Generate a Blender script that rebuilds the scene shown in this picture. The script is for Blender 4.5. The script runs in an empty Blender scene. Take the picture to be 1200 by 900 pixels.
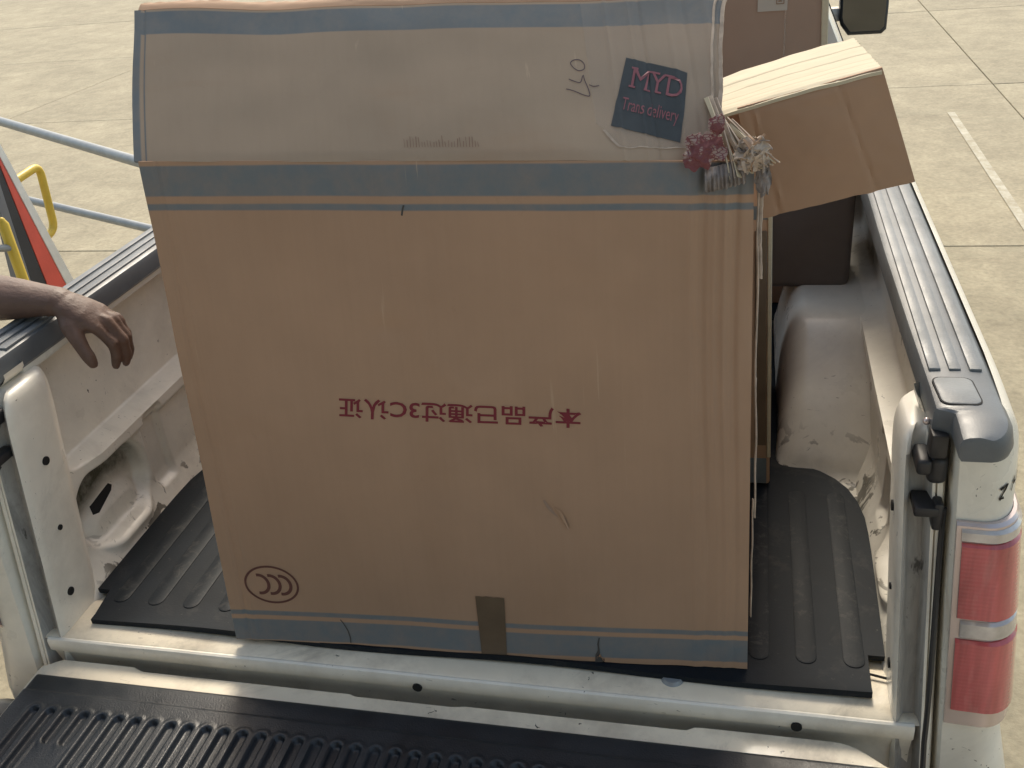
import bpy, bmesh, math, random
from mathutils import Vector, Matrix, noise
C = bpy.context
SC = C.scene
COL = SC.collection
R = random.Random(7)

# ------------------------------------------------------------------ camera
cam_d = bpy.data.cameras.new('camera')
cam = bpy.data.objects.new('camera', cam_d); COL.objects.link(cam)
cr, cu, cd = Vector((0.97277, 0.21326, -0.09075)), Vector((-0.02683, 0.49257, 0.86986)), Vector((-0.23021, 0.84374, -0.48488))
cam.matrix_world = Matrix(((cr.x, cu.x, -cd.x, 0.51624), (cr.y, cu.y, -cd.y, -1.16916), (cr.z, cu.z, -cd.z, 1.27528), (0, 0, 0, 1)))
cam_d.sensor_width = 36.0
cam_d.lens = 36.0 * 1133.6 / 1200.0
cam_d.clip_start = 0.02; cam_d.clip_end = 2000
SC.camera = cam
SC.render.resolution_x, SC.render.resolution_y = 1024, 768

# ------------------------------------------------------------------ light
SUN_EL, SUN_AZ = math.radians(48), math.radians(-10)      # azimuth from +Y towards +X
world = bpy.data.worlds.new('World'); SC.world = world; world.use_nodes = True
wn = world.node_tree.nodes; wl = world.node_tree.links
sky = wn.new('ShaderNodeTexSky'); sky.sky_type = 'NISHITA'; sky.sun_disc = False
sky.sun_elevation = SUN_EL; sky.sun_rotation = SUN_AZ
sky.air_density = 1.0; sky.dust_density = 2.2; sky.ozone_density = 0.6
tint = wn.new('ShaderNodeMix'); tint.data_type = 'RGBA'; tint.blend_type = 'MULTIPLY'; tint.inputs['Factor'].default_value = 1.0
wl.new(sky.outputs[0], tint.inputs[6]); tint.inputs[7].default_value = (1.11, 1.0, .81, 1)        # hazy, milky overcast
wl.new(tint.outputs[2], wn['Background'].inputs[0]); wn['Background'].inputs[1].default_value = 0.15
sd = bpy.data.lights.new('sun', 'SUN'); sd.energy = 1.7; sd.angle = math.radians(18); sd.color = (1.0, 0.93, 0.80)
so = bpy.data.objects.new('sun', sd); COL.objects.link(so)
sdir = Vector((math.sin(SUN_AZ) * math.cos(SUN_EL), math.cos(SUN_AZ) * math.cos(SUN_EL), math.sin(SUN_EL)))
so.rotation_euler = (-sdir).to_track_quat('-Z', 'Y').to_euler(); so.location = sdir * 20
SC.view_settings.view_transform = 'Standard'; SC.view_settings.look = 'None'
SC.view_settings.exposure = 0.98; SC.view_settings.gamma = 1.0

# ------------------------------------------------------------------ helpers
def lerp(a, b, t): return a + (b - a) * t
def sst(a, b, x):
    t = max(0.0, min(1.0, (x - a) / (b - a))); return t * t * (3 - 2 * t)

def empty(name, loc, label=None, cat=None, group=None, kind=None):
    o = bpy.data.objects.new(name, None); COL.objects.link(o); o.location = loc
    o.empty_display_size = 0.1
    tag(o, label, cat, group, kind); return o
def tag(o, label=None, cat=None, group=None, kind=None):
    if label: o['label'] = label
    if cat: o['category'] = cat
    if group: o['group'] = group
    if kind: o['kind'] = kind
    return o
def link(name, me, m=None, parent=None, smooth=True, angle=35):
    """link a mesh given in WORLD coordinates, parented without moving it"""
    o = bpy.data.objects.new(name, me); COL.objects.link(o)
    if m is not None:
        for mm in (m if isinstance(m, (list, tuple)) else [m]): me.materials.append(mm)
    if smooth:
        me.polygons.foreach_set('use_smooth', [True] * len(me.polygons))
        me.set_sharp_from_angle(angle=math.radians(angle))
    if parent is not None: attach(o, parent)
    return o
def world_loc(p):
    t = Vector((0, 0, 0))
    while p is not None:
        t = t + p.location
        if p.parent is not None: t = t + p.matrix_parent_inverse.translation
        p = p.parent
    return t
def attach(o, p):
    o.parent = p
    o.matrix_parent_inverse = Matrix.Translation(world_loc(p)).inverted()
def pyd(name, v, f, m=None, parent=None, smooth=True, angle=35, fix=True, uv=None):
    me = bpy.data.meshes.new(name); me.from_pydata([tuple(x) for x in v], [], f); me.update()
    if uv:
        ul = me.uv_layers.new(name='UVMap')
        for lp in me.loops: ul.data[lp.index].uv = uv[lp.vertex_index]
    if fix:
        bm = bmesh.new(); bm.from_mesh(me); bmesh.ops.recalc_face_normals(bm, faces=bm.faces); bm.to_mesh(me); bm.free()
    return link(name, me, m, parent, smooth, angle)
def bmobj(name, bm, m=None, parent=None, smooth=True, angle=35, fix=True):
    if fix: bmesh.ops.recalc_face_normals(bm, faces=bm.faces)
    me = bpy.data.meshes.new(name); bm.to_mesh(me); bm.free()
    return link(name, me, m, parent, smooth, angle)
def add_box(bm, lo, hi, bev=0.0, seg=2, mat=None):
    vs = [bm.verts.new((x, y, z)) for x in (lo[0], hi[0]) for y in (lo[1], hi[1]) for z in (lo[2], hi[2])]
    fs = [bm.faces.new([vs[i] for i in q]) for q in ((0, 1, 3, 2), (4, 6, 7, 5), (0, 4, 5, 1), (2, 3, 7, 6), (0, 2, 6, 4), (1, 5, 7, 3))]
    bmesh.ops.recalc_face_normals(bm, faces=fs)
    if bev > 0:
        es = list({e for f in fs for e in f.edges})
        bmesh.ops.bevel(bm, geom=es, offset=bev, segments=seg, affect='EDGES', profile=0.5)
    if mat is not None:
        bmesh.ops.transform(bm, matrix=mat, verts=vs)
    return vs
def box(name, lo, hi, m, parent=None, bev=0.0, seg=2):
    bm = bmesh.new(); add_box(bm, lo, hi, bev, seg); return bmobj(name, bm, m, parent)
def rings_mesh(rings, closed=True, cap=True, base=0):
    """faces between successive rings of equal length"""
    n = len(rings[0]); v = [p for r in rings for p in r]; f = []
    for i in range(len(rings) - 1):
        for j in range(n if closed else n - 1):
            a, b = i * n + j, i * n + (j + 1) % n
            f.append((base + a, base + b, base + b + n, base + a + n))
    if cap and closed:
        f.append(tuple(base + j for j in range(n))); f.append(tuple(base + (len(rings) - 1) * n + j for j in range(n)))
    return v, f
def loft(name, rings, m, parent=None, closed=True, cap=True, angle=35):
    v, f = rings_mesh(rings, closed, cap); return pyd(name, v, f, m, parent, True, angle)
def tube_rings(pts, rad, n=10, side=None, ends=True):
    """pts list of Vector, rad list of r or (ra, rb); parallel transport frames; round ends"""
    pts = [Vector(p) for p in pts]; rr = [(r, r) if not isinstance(r, (tuple, list)) else r for r in rad]
    T = []
    for i in range(len(pts)):
        a = pts[max(i - 1, 0)]; b = pts[min(i + 1, len(pts) - 1)]; T.append((b - a).normalized())
    s = Vector(side) if side else (Vector((0, 0, 1)) if abs(T[0].z) < .9 else Vector((1, 0, 0)))
    rings = []
    seq = []
    if ends:
        for k in (0.15, 0.5, 0.8): seq.append((0, -math.sqrt(max(0, 1 - k * k)), k))
    for i in range(len(pts)): seq.append((i, 0, 1))
    if ends:
        for k in (0.8, 0.5, 0.15): seq.append((len(pts) - 1, math.sqrt(max(0, 1 - k * k)), k))
    for i, off, k in seq:
        t = T[i]; s = (s - t * s.dot(t)).normalized(); q = t.cross(s)
        ra, rb = rr[i]; c = pts[i] + t * off * min(ra, rb)
        rings.append([c + s * (ra * k * math.cos(2 * math.pi * j / n)) + q * (rb * k * math.sin(2 * math.pi * j / n)) for j in range(n)])
    return rings
def tube(name, pts, rad, m, parent=None, n=10, ends=False):
    if not isinstance(rad, (list, tuple)): rad = [rad] * len(pts)
    return loft(name, tube_rings(pts, rad, n, None, ends), m, parent)
def bez(a, b, c, d, n):
    a, b, c, d = map(Vector, (a, b, c, d)); out = []
    for i in range(n + 1):
        t = i / n; out.append(a * (1 - t) ** 3 + b * 3 * t * (1 - t) ** 2 + c * 3 * t * t * (1 - t) + d * t ** 3)
    return out
def grid(name, fn, us, vs, m, parent=None, uv=None, thick=None, angle=40):
    """sheet from fn(u,v)->point; thick = offset vector function or number along -normal"""
    nu, nv = len(us), len(vs); v = [Vector(fn(u, w)) for w in vs for u in us]
    f = [(j * nu + i, j * nu + i + 1, (j + 1) * nu + i + 1, (j + 1) * nu + i) for j in range(nv - 1) for i in range(nu - 1)]
    uvl = [(u, w) for w in vs for u in us]
    if thick:
        off = Vector(thick); k = len(v)
        v2 = [p + off for p in v]
        f2 = [tuple(k + a for a in reversed(q)) for q in f]
        rim = [i for i in range(nu)] + [j * nu + nu - 1 for j in range(1, nv)] + [(nv - 1) * nu + i for i in range(nu - 2, -1, -1)] + [j * nu for j in range(nv - 2, 0, -1)]
        f3 = [(rim[i], rim[i - 1], k + rim[i - 1], k + rim[i]) for i in range(len(rim))]
        v = v + v2; f = f + f2 + f3; uvl = uvl + uvl
    return pyd(name, v, f, m, parent, True, angle, True, uvl)
def frange(a, b, n): return [a + (b - a) * i / n for i in range(n + 1)]

# ------------------------------------------------------------------ materials
class Mat:
    def __init__(s, name, base=(.5, .5, .5), rough=.5, metal=0.0, spec=.5, coat=0.0):
        s.m = bpy.data.materials.new(name); s.m.use_nodes = True
        s.n = s.m.node_tree.nodes; s.l = s.m.node_tree.links; s.b = s.n['Principled BSDF']
        s.b.inputs['Base Color'].default_value = (*base, 1); s.b.inputs['Roughness'].default_value = rough
        s.b.inputs['Metallic'].default_value = metal; s.b.inputs['Specular IOR Level'].default_value = spec
        s.b.inputs['Coat Weight'].default_value = coat; s.b.inputs['Coat Roughness'].default_value = .12
        s.col = None; s.base = base; s._co = None
    def node(s, t, **k):
        x = s.n.new(t)
        for a, v in k.items(): setattr(x, a, v)
        return x
    def _set(s, sock, v):
        if hasattr(v, 'is_output'): s.l.new(v, sock)
        else: sock.default_value = v
    def coord(s, which='Object'):
        if s._co is None: s._co = s.node('ShaderNodeTexCoord')
        return s._co.outputs[which]
    def mapping(s, vec, scale=(1, 1, 1), rot=(0, 0, 0), loc=(0, 0, 0)):
        x = s.node('ShaderNodeMapping'); s.l.new(vec, x.inputs[0]); x.inputs['Scale'].default_value = scale
        x.inputs['Rotation'].default_value = rot; x.inputs['Location'].default_value = loc; return x.outputs[0]
    def noise(s, scale, detail=4, rough=.55, vec=None, dist=0):
        x = s.node('ShaderNodeTexNoise'); x.inputs['Scale'].default_value = scale; x.inputs['Detail'].default_value = detail
        x.inputs['Roughness'].default_value = rough; x.inputs['Distortion'].default_value = dist
        s.l.new(vec if vec is not None else s.coord(), x.inputs['Vector']); return x.outputs['Fac']
    def vor(s, scale, vec=None, feature='F1', out='Distance'):
        x = s.node('ShaderNodeTexVoronoi', feature=feature); x.inputs['Scale'].default_value = scale
        s.l.new(vec if vec is not None else s.coord(), x.inputs['Vector']); return x.outputs[out]
    def ramp(s, fac, a, b, lo=0., hi=1.):
        x = s.node('ShaderNodeMapRange'); x.inputs['From Min'].default_value = a; x.inputs['From Max'].default_value = b
        x.inputs['To Min'].default_value = lo; x.inputs['To Max'].default_value = hi; s.l.new(fac, x.inputs['Value']); return x.outputs[0]
    def math(s, op, a, b=0.0):
        x = s.node('ShaderNodeMath', operation=op); s._set(x.inputs[0], a); s._set(x.inputs[1], b); return x.outputs[0]
    def mix(s, fac, c1, c2, mode='MIX'):
        x = s.node('ShaderNodeMix', data_type='RGBA', blend_type=mode); s._set(x.inputs['Factor'], fac)
        for i, c in ((6, c1), (7, c2)):
            if hasattr(c, 'is_output'): s.l.new(c, x.inputs[i])
            else: x.inputs[i].default_value = (*c, 1) if len(c) == 3 else c
        return x.outputs[2]
    def cur(s): return s.col if s.col is not None else s.base
    def over(s, fac, c): s.col = s.mix(fac, s.cur(), c); return s
    def vary(s, scale, amt, detail=4, vec=None, dist=0):
        f = s.noise(scale, detail, .6, vec, dist); g = s.ramp(f, .3, .7, 1 - amt, 1 + amt)
        x = s.node('ShaderNodeCombineColor'); [s.l.new(g, x.inputs[i]) for i in range(3)]
        s.col = s.mix(1.0, s.cur(), x.outputs[0], 'MULTIPLY'); return s
    def bump(s, h, strength=.3, dist=.002):
        x = s.node('ShaderNodeBump'); x.inputs['Strength'].default_value = strength; x.inputs['Distance'].default_value = dist
        s.l.new(h, x.inputs['Height'])
        if s.b.inputs['Normal'].is_linked: s.l.new(s.b.inputs['Normal'].links[0].from_socket, x.inputs['Normal'])
        s.l.new(x.outputs[0], s.b.inputs['Normal']); return s
    def rgh(s, f): s.l.new(f, s.b.inputs['Roughness']); return s
    def done(s):
        if s.col is not None: s.l.new(s.col, s.b.inputs['Base Color'])
        return s.m
    def uvxy(s):
        x = s.node('ShaderNodeSeparateXYZ'); s.l.new(s.coord('UV'), x.inputs[0]); return x.outputs[0], x.outputs[1]
    def band(s, x, a, b, soft=.0015):
        return s.math('MULTIPLY', s.ramp(x, a - soft, a + soft), s.ramp(x, b - soft, b + soft, 1., 0.))

def paint(name, base=(.62, .585, .52), dirt=.5, rough=.32):
    k = Mat(name, base, rough, 0, .5, .25)
    k.vary(3.0, .06).vary(14, .05)
    d = k.ramp(k.noise(5, 8, .7), .48, .78, 0, dirt * .75); k.over(d, (.27, .225, .17))
    g = k.ramp(k.noise(2.2, 6, .75, dist=1.5), .55, .8, 0, dirt * .7); k.over(g, (.14, .115, .09))
    # chips: small dark flakes
    c = k.math('MULTIPLY', k.ramp(k.noise(46, 3, .6, dist=1.2), .70, .715), k.ramp(k.noise(6, 2), .5, .58))
    k.over(c, (.05, .042, .035))
    sc = k.noise(60, 2, .5, k.mapping(k.coord(), (.35, 3, 1), (.3, .2, .5)), 2.0)
    k.over(k.math('MULTIPLY', k.ramp(sc, .715, .73), k.ramp(k.noise(4, 2), .5, .6, 0, .8)), (.07, .06, .05))
    sp = k.node('ShaderNodeSeparateXYZ'); k.l.new(k.coord(), sp.inputs[0])
    ax = k.math('ABSOLUTE', sp.outputs[0])
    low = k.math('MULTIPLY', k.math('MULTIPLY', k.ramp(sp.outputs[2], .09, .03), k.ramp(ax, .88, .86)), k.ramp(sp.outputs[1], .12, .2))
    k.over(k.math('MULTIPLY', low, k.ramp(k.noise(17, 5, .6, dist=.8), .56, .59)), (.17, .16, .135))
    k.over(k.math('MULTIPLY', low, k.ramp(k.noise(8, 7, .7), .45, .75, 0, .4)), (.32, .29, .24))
    # greenish grime plus painted-in shade under the lip of the arched pressings
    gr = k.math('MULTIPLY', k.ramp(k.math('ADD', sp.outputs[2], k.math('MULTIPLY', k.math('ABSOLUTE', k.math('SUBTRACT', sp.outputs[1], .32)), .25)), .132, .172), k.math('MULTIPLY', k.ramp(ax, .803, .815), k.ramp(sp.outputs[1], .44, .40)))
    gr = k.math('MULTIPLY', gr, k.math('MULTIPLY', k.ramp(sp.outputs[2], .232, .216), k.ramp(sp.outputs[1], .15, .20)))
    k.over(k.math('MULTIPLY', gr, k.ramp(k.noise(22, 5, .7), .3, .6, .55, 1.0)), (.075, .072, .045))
    k.rgh(k.ramp(k.noise(9, 5), .3, .75, rough - .08, rough + .25))
    k.bump(k.noise(30, 3), .05, .002); k.bump(k.noise(4, 3), .10, .006)
    return k.done()
def plastic(name, base, rough=.4, gr=900, st=.25, scuff=.15):
    k = Mat(name, base, rough, 0, .5)
    k.vary(8, .2)
    k.over(k.ramp(k.noise(12, 8, .75), .58, .85, 0, scuff), (.16, .155, .145))
    k.bump(k.noise(gr, 2, .5), st, .0006)
    k.rgh(k.ramp(k.noise(15, 5), .3, .7, rough - .08, rough + .15))
    return k.done()
CB = (.395, .256, .168); BLUE = (.15, .175, .19)
def cardboard(name, base=CB, kind=None, fl_axis=0):
    k = Mat(name, base, .72, 0, .25)
    k.vary(1.6, .07, 3).vary(9, .035)
    if kind:
        u, v = k.uvxy()
        st = k.noise(1.0, 5, .6, k.mapping(k.coord('UV'), (85, 3.0, 1)))
        k.vary(1, .0)
        k.over(k.ramp(st, .5, .8, 0, .07), (.23, .15, .095)); k.over(k.ramp(st, .5, .2, 0, .06), (.52, .37, .25))
        k.over(k.ramp(k.noise(2.2, 4, .6, k.mapping(k.coord('UV'), (1.2, .8, 1)), 1.0), .5, .75, 0, .22), (.30, .17, .09))
        wob = k.ramp(k.noise(3, 2, .5, k.coord('UV')), 0, 1, -.002, .002)
        if kind == 'front':
            va = k.math('ADD', k.math('SUBTRACT', v, k.math('MULTIPLY', u, .006)), wob)
            vb = k.math('ADD', k.math('SUBTRACT', v, k.math('MULTIPLY', u, .0145)), wob)
            ms = [k.band(va, .938, .9915), k.band(va, .913, .9245), k.band(vb, .0625, .0735), k.band(vb, .0005, .052)]
        else:
            va = k.math('ADD', v, wob)
            ms = [k.band(va, .832, .985, .004), k.band(u, -.01, .0125), k.band(u, .0185, .0215, .0008)]
        mm = ms[0]
        for q in ms[1:]: mm = k.math('MAXIMUM', mm, q)
        worn = k.ramp(k.noise(26, 5, .7), .25, .62, .72, .97)
        k.over(k.math('MULTIPLY', mm, worn), BLUE)
        k.over(k.ramp(k.noise(7, 6, .75, k.mapping(k.coord('UV'), (1.6, 1, 1)), .6), .64, .80, 0, .30), (.19, .11, .065))
        k.over(k.math('MULTIPLY', k.ramp(k.noise(1, 3, .6, k.mapping(k.coord('UV'), (60, 2.2, 1))), .66, .70, 0, .35), k.ramp(k.noise(3, 2, .5, k.coord('UV')), .5, .6)), (.54, .41, .29))
        # scuffs and dirty rubs
        k.over(k.ramp(k.noise(3.1, 7, .7, dist=.8), .6, .85, 0, .3), (.20, .14, .10))
        fl = k.node('ShaderNodeTexWave', wave_type='BANDS', bands_direction='X'); fl.inputs['Scale'].default_value = 28; fl.inputs['Distortion'].default_value = .3
        k.l.new(k.coord('UV'), fl.inputs[0]); k.bump(fl.outputs['Fac'], .02, .0005)
    else:
        k.over(k.ramp(k.noise(4, 6, .7), .58, .85, 0, .25), (.22, .15, .10))
    k.bump(k.noise(7, 4), .10, .004); k.bump(k.noise(160, 3), .10, .0006)
    return k.done()

M = {}
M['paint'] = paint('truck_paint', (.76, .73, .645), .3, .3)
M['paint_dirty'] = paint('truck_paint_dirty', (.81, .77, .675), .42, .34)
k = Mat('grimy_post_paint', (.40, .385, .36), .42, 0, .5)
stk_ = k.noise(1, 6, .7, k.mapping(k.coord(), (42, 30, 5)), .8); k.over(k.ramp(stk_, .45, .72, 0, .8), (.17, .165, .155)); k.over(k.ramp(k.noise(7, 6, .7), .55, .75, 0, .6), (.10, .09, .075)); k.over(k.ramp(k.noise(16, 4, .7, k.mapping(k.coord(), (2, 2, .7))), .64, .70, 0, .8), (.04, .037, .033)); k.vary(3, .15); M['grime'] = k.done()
M['paint_sill'] = paint('truck_paint_scuffed', (.79, .71, .56), .95, .32)
M['cab_paint'] = paint('cab_paint', (.70, .69, .66), .1, .25)
M['rail'] = plastic('rail_cap_plastic', (.112, .124, .134), .36, 500, .35, .55)
M['tread'] = plastic('tread_plastic', (.18, .193, .20), .45, 260, .7, .6)
M['liner'] = plastic('tailgate_liner_plastic', (.0125, .017, .023), .36, 330, 1.0, .1)
M['black'] = plastic('black_plastic', (.018, .018, .02), .4)
M['darkhole'] = Mat('dark_opening', (.006, .006, .006), .8).done()
k = Mat('rubber_mat', (.0072, .0112, .0165), .62, 0, .22)
k.vary(5, .3); k.over(k.ramp(k.noise(8, 8, .75, dist=.6), .54, .8, 0, .5), (.085, .08, .072)); k.over(k.ramp(k.noise(70, 4, .8), .66, .74, 0, .6), (.12, .115, .10))
k.bump(k.noise(260, 3), .35, .0008).bump(k.noise(9, 3), .15, .003); M['mat'] = k.done()
k = Mat('rubber_ridge', (.0085, .0125, .0175), .58, 0, .25); k.over(k.ramp(k.noise(28, 8, .8, dist=.5), .52, .75, 0, .5), (.13, .125, .115)); k.bump(k.noise(300, 3), .35, .0008); M['mat_ridge'] = k.done()
M['card_front'] = cardboard('cardboard_front_print', CB, 'front')
M['card_flap'] = cardboard('cardboard_flap_print', (.37, .285, .208), 'flap')
M['card'] = cardboard('cardboard_plain')
M['card_dark'] = cardboard('cardboard_dark', (.32, .222, .165))
k = Mat('cardboard_inside', (.52, .465, .345), .75, 0, .2); k.vary(4, .06)
st = k.noise(1, 4, .6, k.mapping(k.coord(), (6, 90, 90), (0, math.radians(-13), 0))); k.over(k.ramp(st, .52, .8, 0, .35), (.42, .32, .22)); k.bump(st, .25, .001); M['card_in'] = k.done()
k = Mat('torn_cardboard', (.45, .37, .30), .85, 0, .1); k.vary(60, .2).vary(12, .12); k.bump(k.noise(120, 4), .5, .001); M['torn'] = k.done()
k = Mat('torn_grey_paper', (.24, .215, .205), .8, 0, .15); k.vary(50, .3); k.bump(k.noise(90, 4), .6, .001); M['torn_grey'] = k.done()
k = Mat('red_printed_paper', (.33, .24, .21), .6, 0, .3)
k.over(k.ramp(k.vor(105, k.mapping(k.coord(), (1, 1, 2.2), (0, .5, 0)), 'DISTANCE_TO_EDGE'), .11, .05, 0, .9), (.17, .04, .05)); k.over(k.ramp(k.noise(30, 2), .56, .59, 0, .95), (.17, .055, .058)); M['redpaper'] = k.done()
k = Mat('brown_tape', (.135, .095, .06), .35, 0, .5); k.vary(20, .1); M['tape'] = k.done()
k = Mat('clear_tape', (.58, .50, .42), .22, 0, .5); k.b.inputs['Alpha'].default_value = .17; k.bump(k.noise(1, 3, .5, k.mapping(k.coord(), (160, 20, 6))), .5, .002); M['cleartape'] = k.done()
M['ink_red'] = Mat('maroon_ink', (.185, .032, .042), .7, 0, .2).done()
M['ink_brown'] = Mat('brown_ink', (.125, .055, .045), .7, 0, .2).done()
M['ink_faint'] = Mat('faded_ink', (.27, .18, .13), .8, 0, .1).done()
M['ink_marker'] = Mat('marker_ink', (.12, .09, .10), .7, 0, .2).done()
k = Mat('label_print', (.055, .062, .064), .35, 0, .4); k.vary(30, .15); M['label'] = k.done()
M['label_text'] = Mat('label_red_print', (.27, .105, .12), .4, 0, .3).done()
M['paper'] = Mat('paper_label', (.42, .385, .34), .6).done()
M['ink_black'] = Mat('black_print', (.06, .055, .05), .7).done()
k = Mat('red_lens', (.47, .085, .09), .10, 0, .5, .8); k.vary(4, .15); k.vary(1, .35, 3, k.mapping(k.coord(), (38, 5, 3)))
k.over(k.ramp(k.noise(2, 3, .5, k.mapping(k.coord(), (20, 4, 6))), .55, .7, 0, .35), (.55, .22, .20))
w = k.node('ShaderNodeTexWave', wave_type='BANDS', bands_direction='Z'); w.inputs['Scale'].default_value = 45; k.l.new(k.coord(), w.inputs[0]); k.bump(w.outputs['Fac'], .12, .002); M['lens'] = k.done()
k = Mat('clear_lens', (.55, .52, .50), .12, .35, .5, .5); k.vary(30, .2); M['clear'] = k.done()
M['chrome'] = Mat('lamp_reflector', (.60, .52, .50), .2, .6).done()
M['steel'] = Mat('galvanised_pipe', (.25, .27, .285), .42, .15).vary(20, .12).done()
M['yellow'] = Mat('yellow_paint', (.62, .44, .05), .4).vary(14, .1).done()
M['red'] = Mat('red_panel_paint', (.66, .10, .07), .4).vary(10, .1).done()
M['white'] = Mat('white_panel_edge', (.72, .72, .68), .4).vary(10, .08).done()
M['greypanel'] = Mat('grey_panel', (.16, .17, .19), .4).vary(6, .2).done()
M['blackpanel'] = Mat('black_panel', (.03, .032, .04), .4).vary(6, .2).done()
M['mirror'] = Mat('mirror_glass', (.75, .8, .82), .03, 1.0).done()
M['glass'] = Mat('dark_glass', (.02, .025, .028), .05, 0, .8).done()
M['tyre'] = Mat('tyre_rubber', (.02, .02, .02), .8).done()
M['rim'] = Mat('wheel_rim', (.5, .5, .5), .3, .8).done()
k = Mat('skin', (.125, .078, .060), .5, 0, .4); k.vary(30, .12).vary(7, .1); k.over(k.ramp(k.noise(24, 5, .7), .5, .75, 0, .5), (.065, .042, .034)); k.bump(k.noise(240, 4, .7), .5, .0012); k.bump(k.noise(60, 4, .6, k.mapping(k.coord(), (.5, 1.6, 1.6))), .5, .003); M['skin'] = k.done()
M['nail'] = Mat('fingernail', (.34, .22, .18), .3).done()
M['shirt'] = Mat('grey_cloth', (.12, .13, .15), .85).vary(30, .15).done()
M['jeans'] = Mat('blue_cloth', (.05, .065, .10), .85).vary(30, .2).done()
M['hair'] = Mat('black_hair', (.015, .012, .01), .6).done()
def concrete(name, base, wet=0.0):
    k = Mat(name, base, .85, 0, .3)
    k.vary(.35, .14, 6).vary(2.3, .14, 8, None, .6).vary(9, .13, 7, None, .8).vary(38, .16, 6)
    k.over(k.ramp(k.noise(.8, 8, .72, dist=.7), .56, .8, 0, .4), (.18, .168, .115))
    st = k.noise(1, 6, .65, k.mapping(k.coord(), (.9, 9, 1), (0, 0, math.radians(62)))); k.over(k.ramp(st, .5, .85, 0, .3), (.35, .34, .25))
    k.over(k.math('MULTIPLY', k.ramp(k.vor(1.1), .03, .018), .85), (.06, .05, .04))
    k.bump(k.noise(60, 5, .7), .45, .006); k.bump(k.noise(6, 5), .25, .01)
    return k.done()
M['concrete'] = concrete('concrete', (.30, .268, .192))
M['ground'] = concrete('joint_fill', (.19, .178, .13))
k = Mat('worn_white_paint', (.46, .44, .36), .8); k.over(k.ramp(k.noise(9, 8, .8), .36, .6, 0, .95), (.30, .268, .192)); M['line'] = k.done()
M['dock'] = Mat('dock_concrete', (.34, .32, .29), .9).vary(2, .15).done()
M['dockroof'] = Mat('dock_roof', (.16, .15, .14), .8).vary(2, .1).done()

# ------------------------------------------------------------------ ground, unseen bay added to shape the light
GZ = -0.85
me_g = pyd('ground', [(-400, -400, GZ - .014), (400, -400, GZ - .014), (400, 400, GZ - .014), (-400, 400, GZ - .014)], [(0, 1, 2, 3)], M['ground'], smooth=False)
tag(me_g, kind='structure')
px0, py0, PW, PL, J = 2.52, 4.17, 4.96, 3.67, .010
bm = bmesh.new(); add_box(bm, (J / 2, J / 2, -.06), (PW - J / 2, PL - J / 2, 0), .004, 1)
slab0 = bmobj('concrete_slab', bm, M['concrete'])
first = True
for i in range(-4, 4):
    for j in range(-4, 9):
        o = slab0 if first else slab0.copy()
        if not first: COL.objects.link(o)
        first = False
        o.location = (px0 + i * PW, py0 + j * PL, GZ + R.uniform(-.0015, .0015)); o.parent = me_g
def ground_strip(name, pts, w):
    v, f = [], []
    for k, (x, y) in enumerate(pts):
        v += [(x - w / 2, y, GZ + .006), (x + w / 2, y, GZ + .006)]
        if k: f.append((2 * k - 2, 2 * k - 1, 2 * k + 1, 2 * k))
    return pyd(name, v, f, M['line'], None, False)
tag(ground_strip('painted_line', [(2.05, y) for y in frange(-3.0, 6.95, 20)], .055), kind='structure')

tag(box('loading_bay_roof', (-7, -9, 3.9), (2.6, -2.6, 4.1), M['dockroof']), kind='structure')  # unseen roof added behind the camera to hold back sky light
tag(box('loading_dock', (-7, -8.9, GZ - .01), (1.5, -.72, .10), M['dock'], None, .01), kind='structure')  # unseen platform added to darken the lower part of the carton
tag(box('loading_bay_wall', (-7, -9, GZ - .01), (2.6, -8.905, 3.897), M['dock']), kind='structure')  # unseen wall added to set the fill from behind
for x in (-6.6, 1.1):
    tag(box('bay_column', (x, -3.2, .096), (x + .3, -2.9, 3.897), M['dock']), kind='structure')  # supports for the added roof, also out of view

# ------------------------------------------------------------------ truck
truck = empty('pickup_truck', (0, 2, GZ), 'dusty white pickup truck with its tailgate down and boxes standing in the bed', 'pickup truck')
BEDL = 2.0
HW = .766
# bed floor with pressed ribs, running into the sill
def floor_z(x, y):
    if y < .10: return 0.0
    r = abs(((x + .05) / .10) % 1 - .5) * 2
    return -.010 * sst(.35, .6, r) * sst(.10, .13, y)
grid('bed_floor', lambda u, v: (u, v, floor_z(u, v) - (.0 if v > .004 else .004)), frange(-.82, .82, 130), [0.0, .006, .05, .10, .11, .12, .14, .6, 1.2, BEDL], M['paint_sill'], truck)
# sill: rounded rear face under the floor lip
prof = [(.0, -.0005), (-.004, -.003), (-.006, -.008), (-.005, -.030), (.004, -.042), (.012, -.075), (.012, -.16), (.05, -.16), (.05, -.012)]
rings = []
for i in range(41):
    x = lerp(-.80, .80, i / 40)
    rings.append([(x, y + .0012 * noise.noise((x * 6, 0, 3)), z + .0012 * noise.noise((x * 5, z * 9, 1)) - (.0006 if z > -.002 else 0)) for y, z in prof])
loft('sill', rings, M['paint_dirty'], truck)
for x in (-.035, .62):
    bm = bmesh.new(); bmesh.ops.create_cone(bm, cap_ends=True, segments=16, radius1=.009, radius2=.009, depth=.004)
    bmesh.ops.transform(bm, matrix=Matrix.Translation((x, -.0065, -.027)) @ Matrix.Rotation(math.pi / 2, 4, 'X'), verts=bm.verts)
    bmobj('drain_hole', bm, M['darkhole'], truck)
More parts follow.
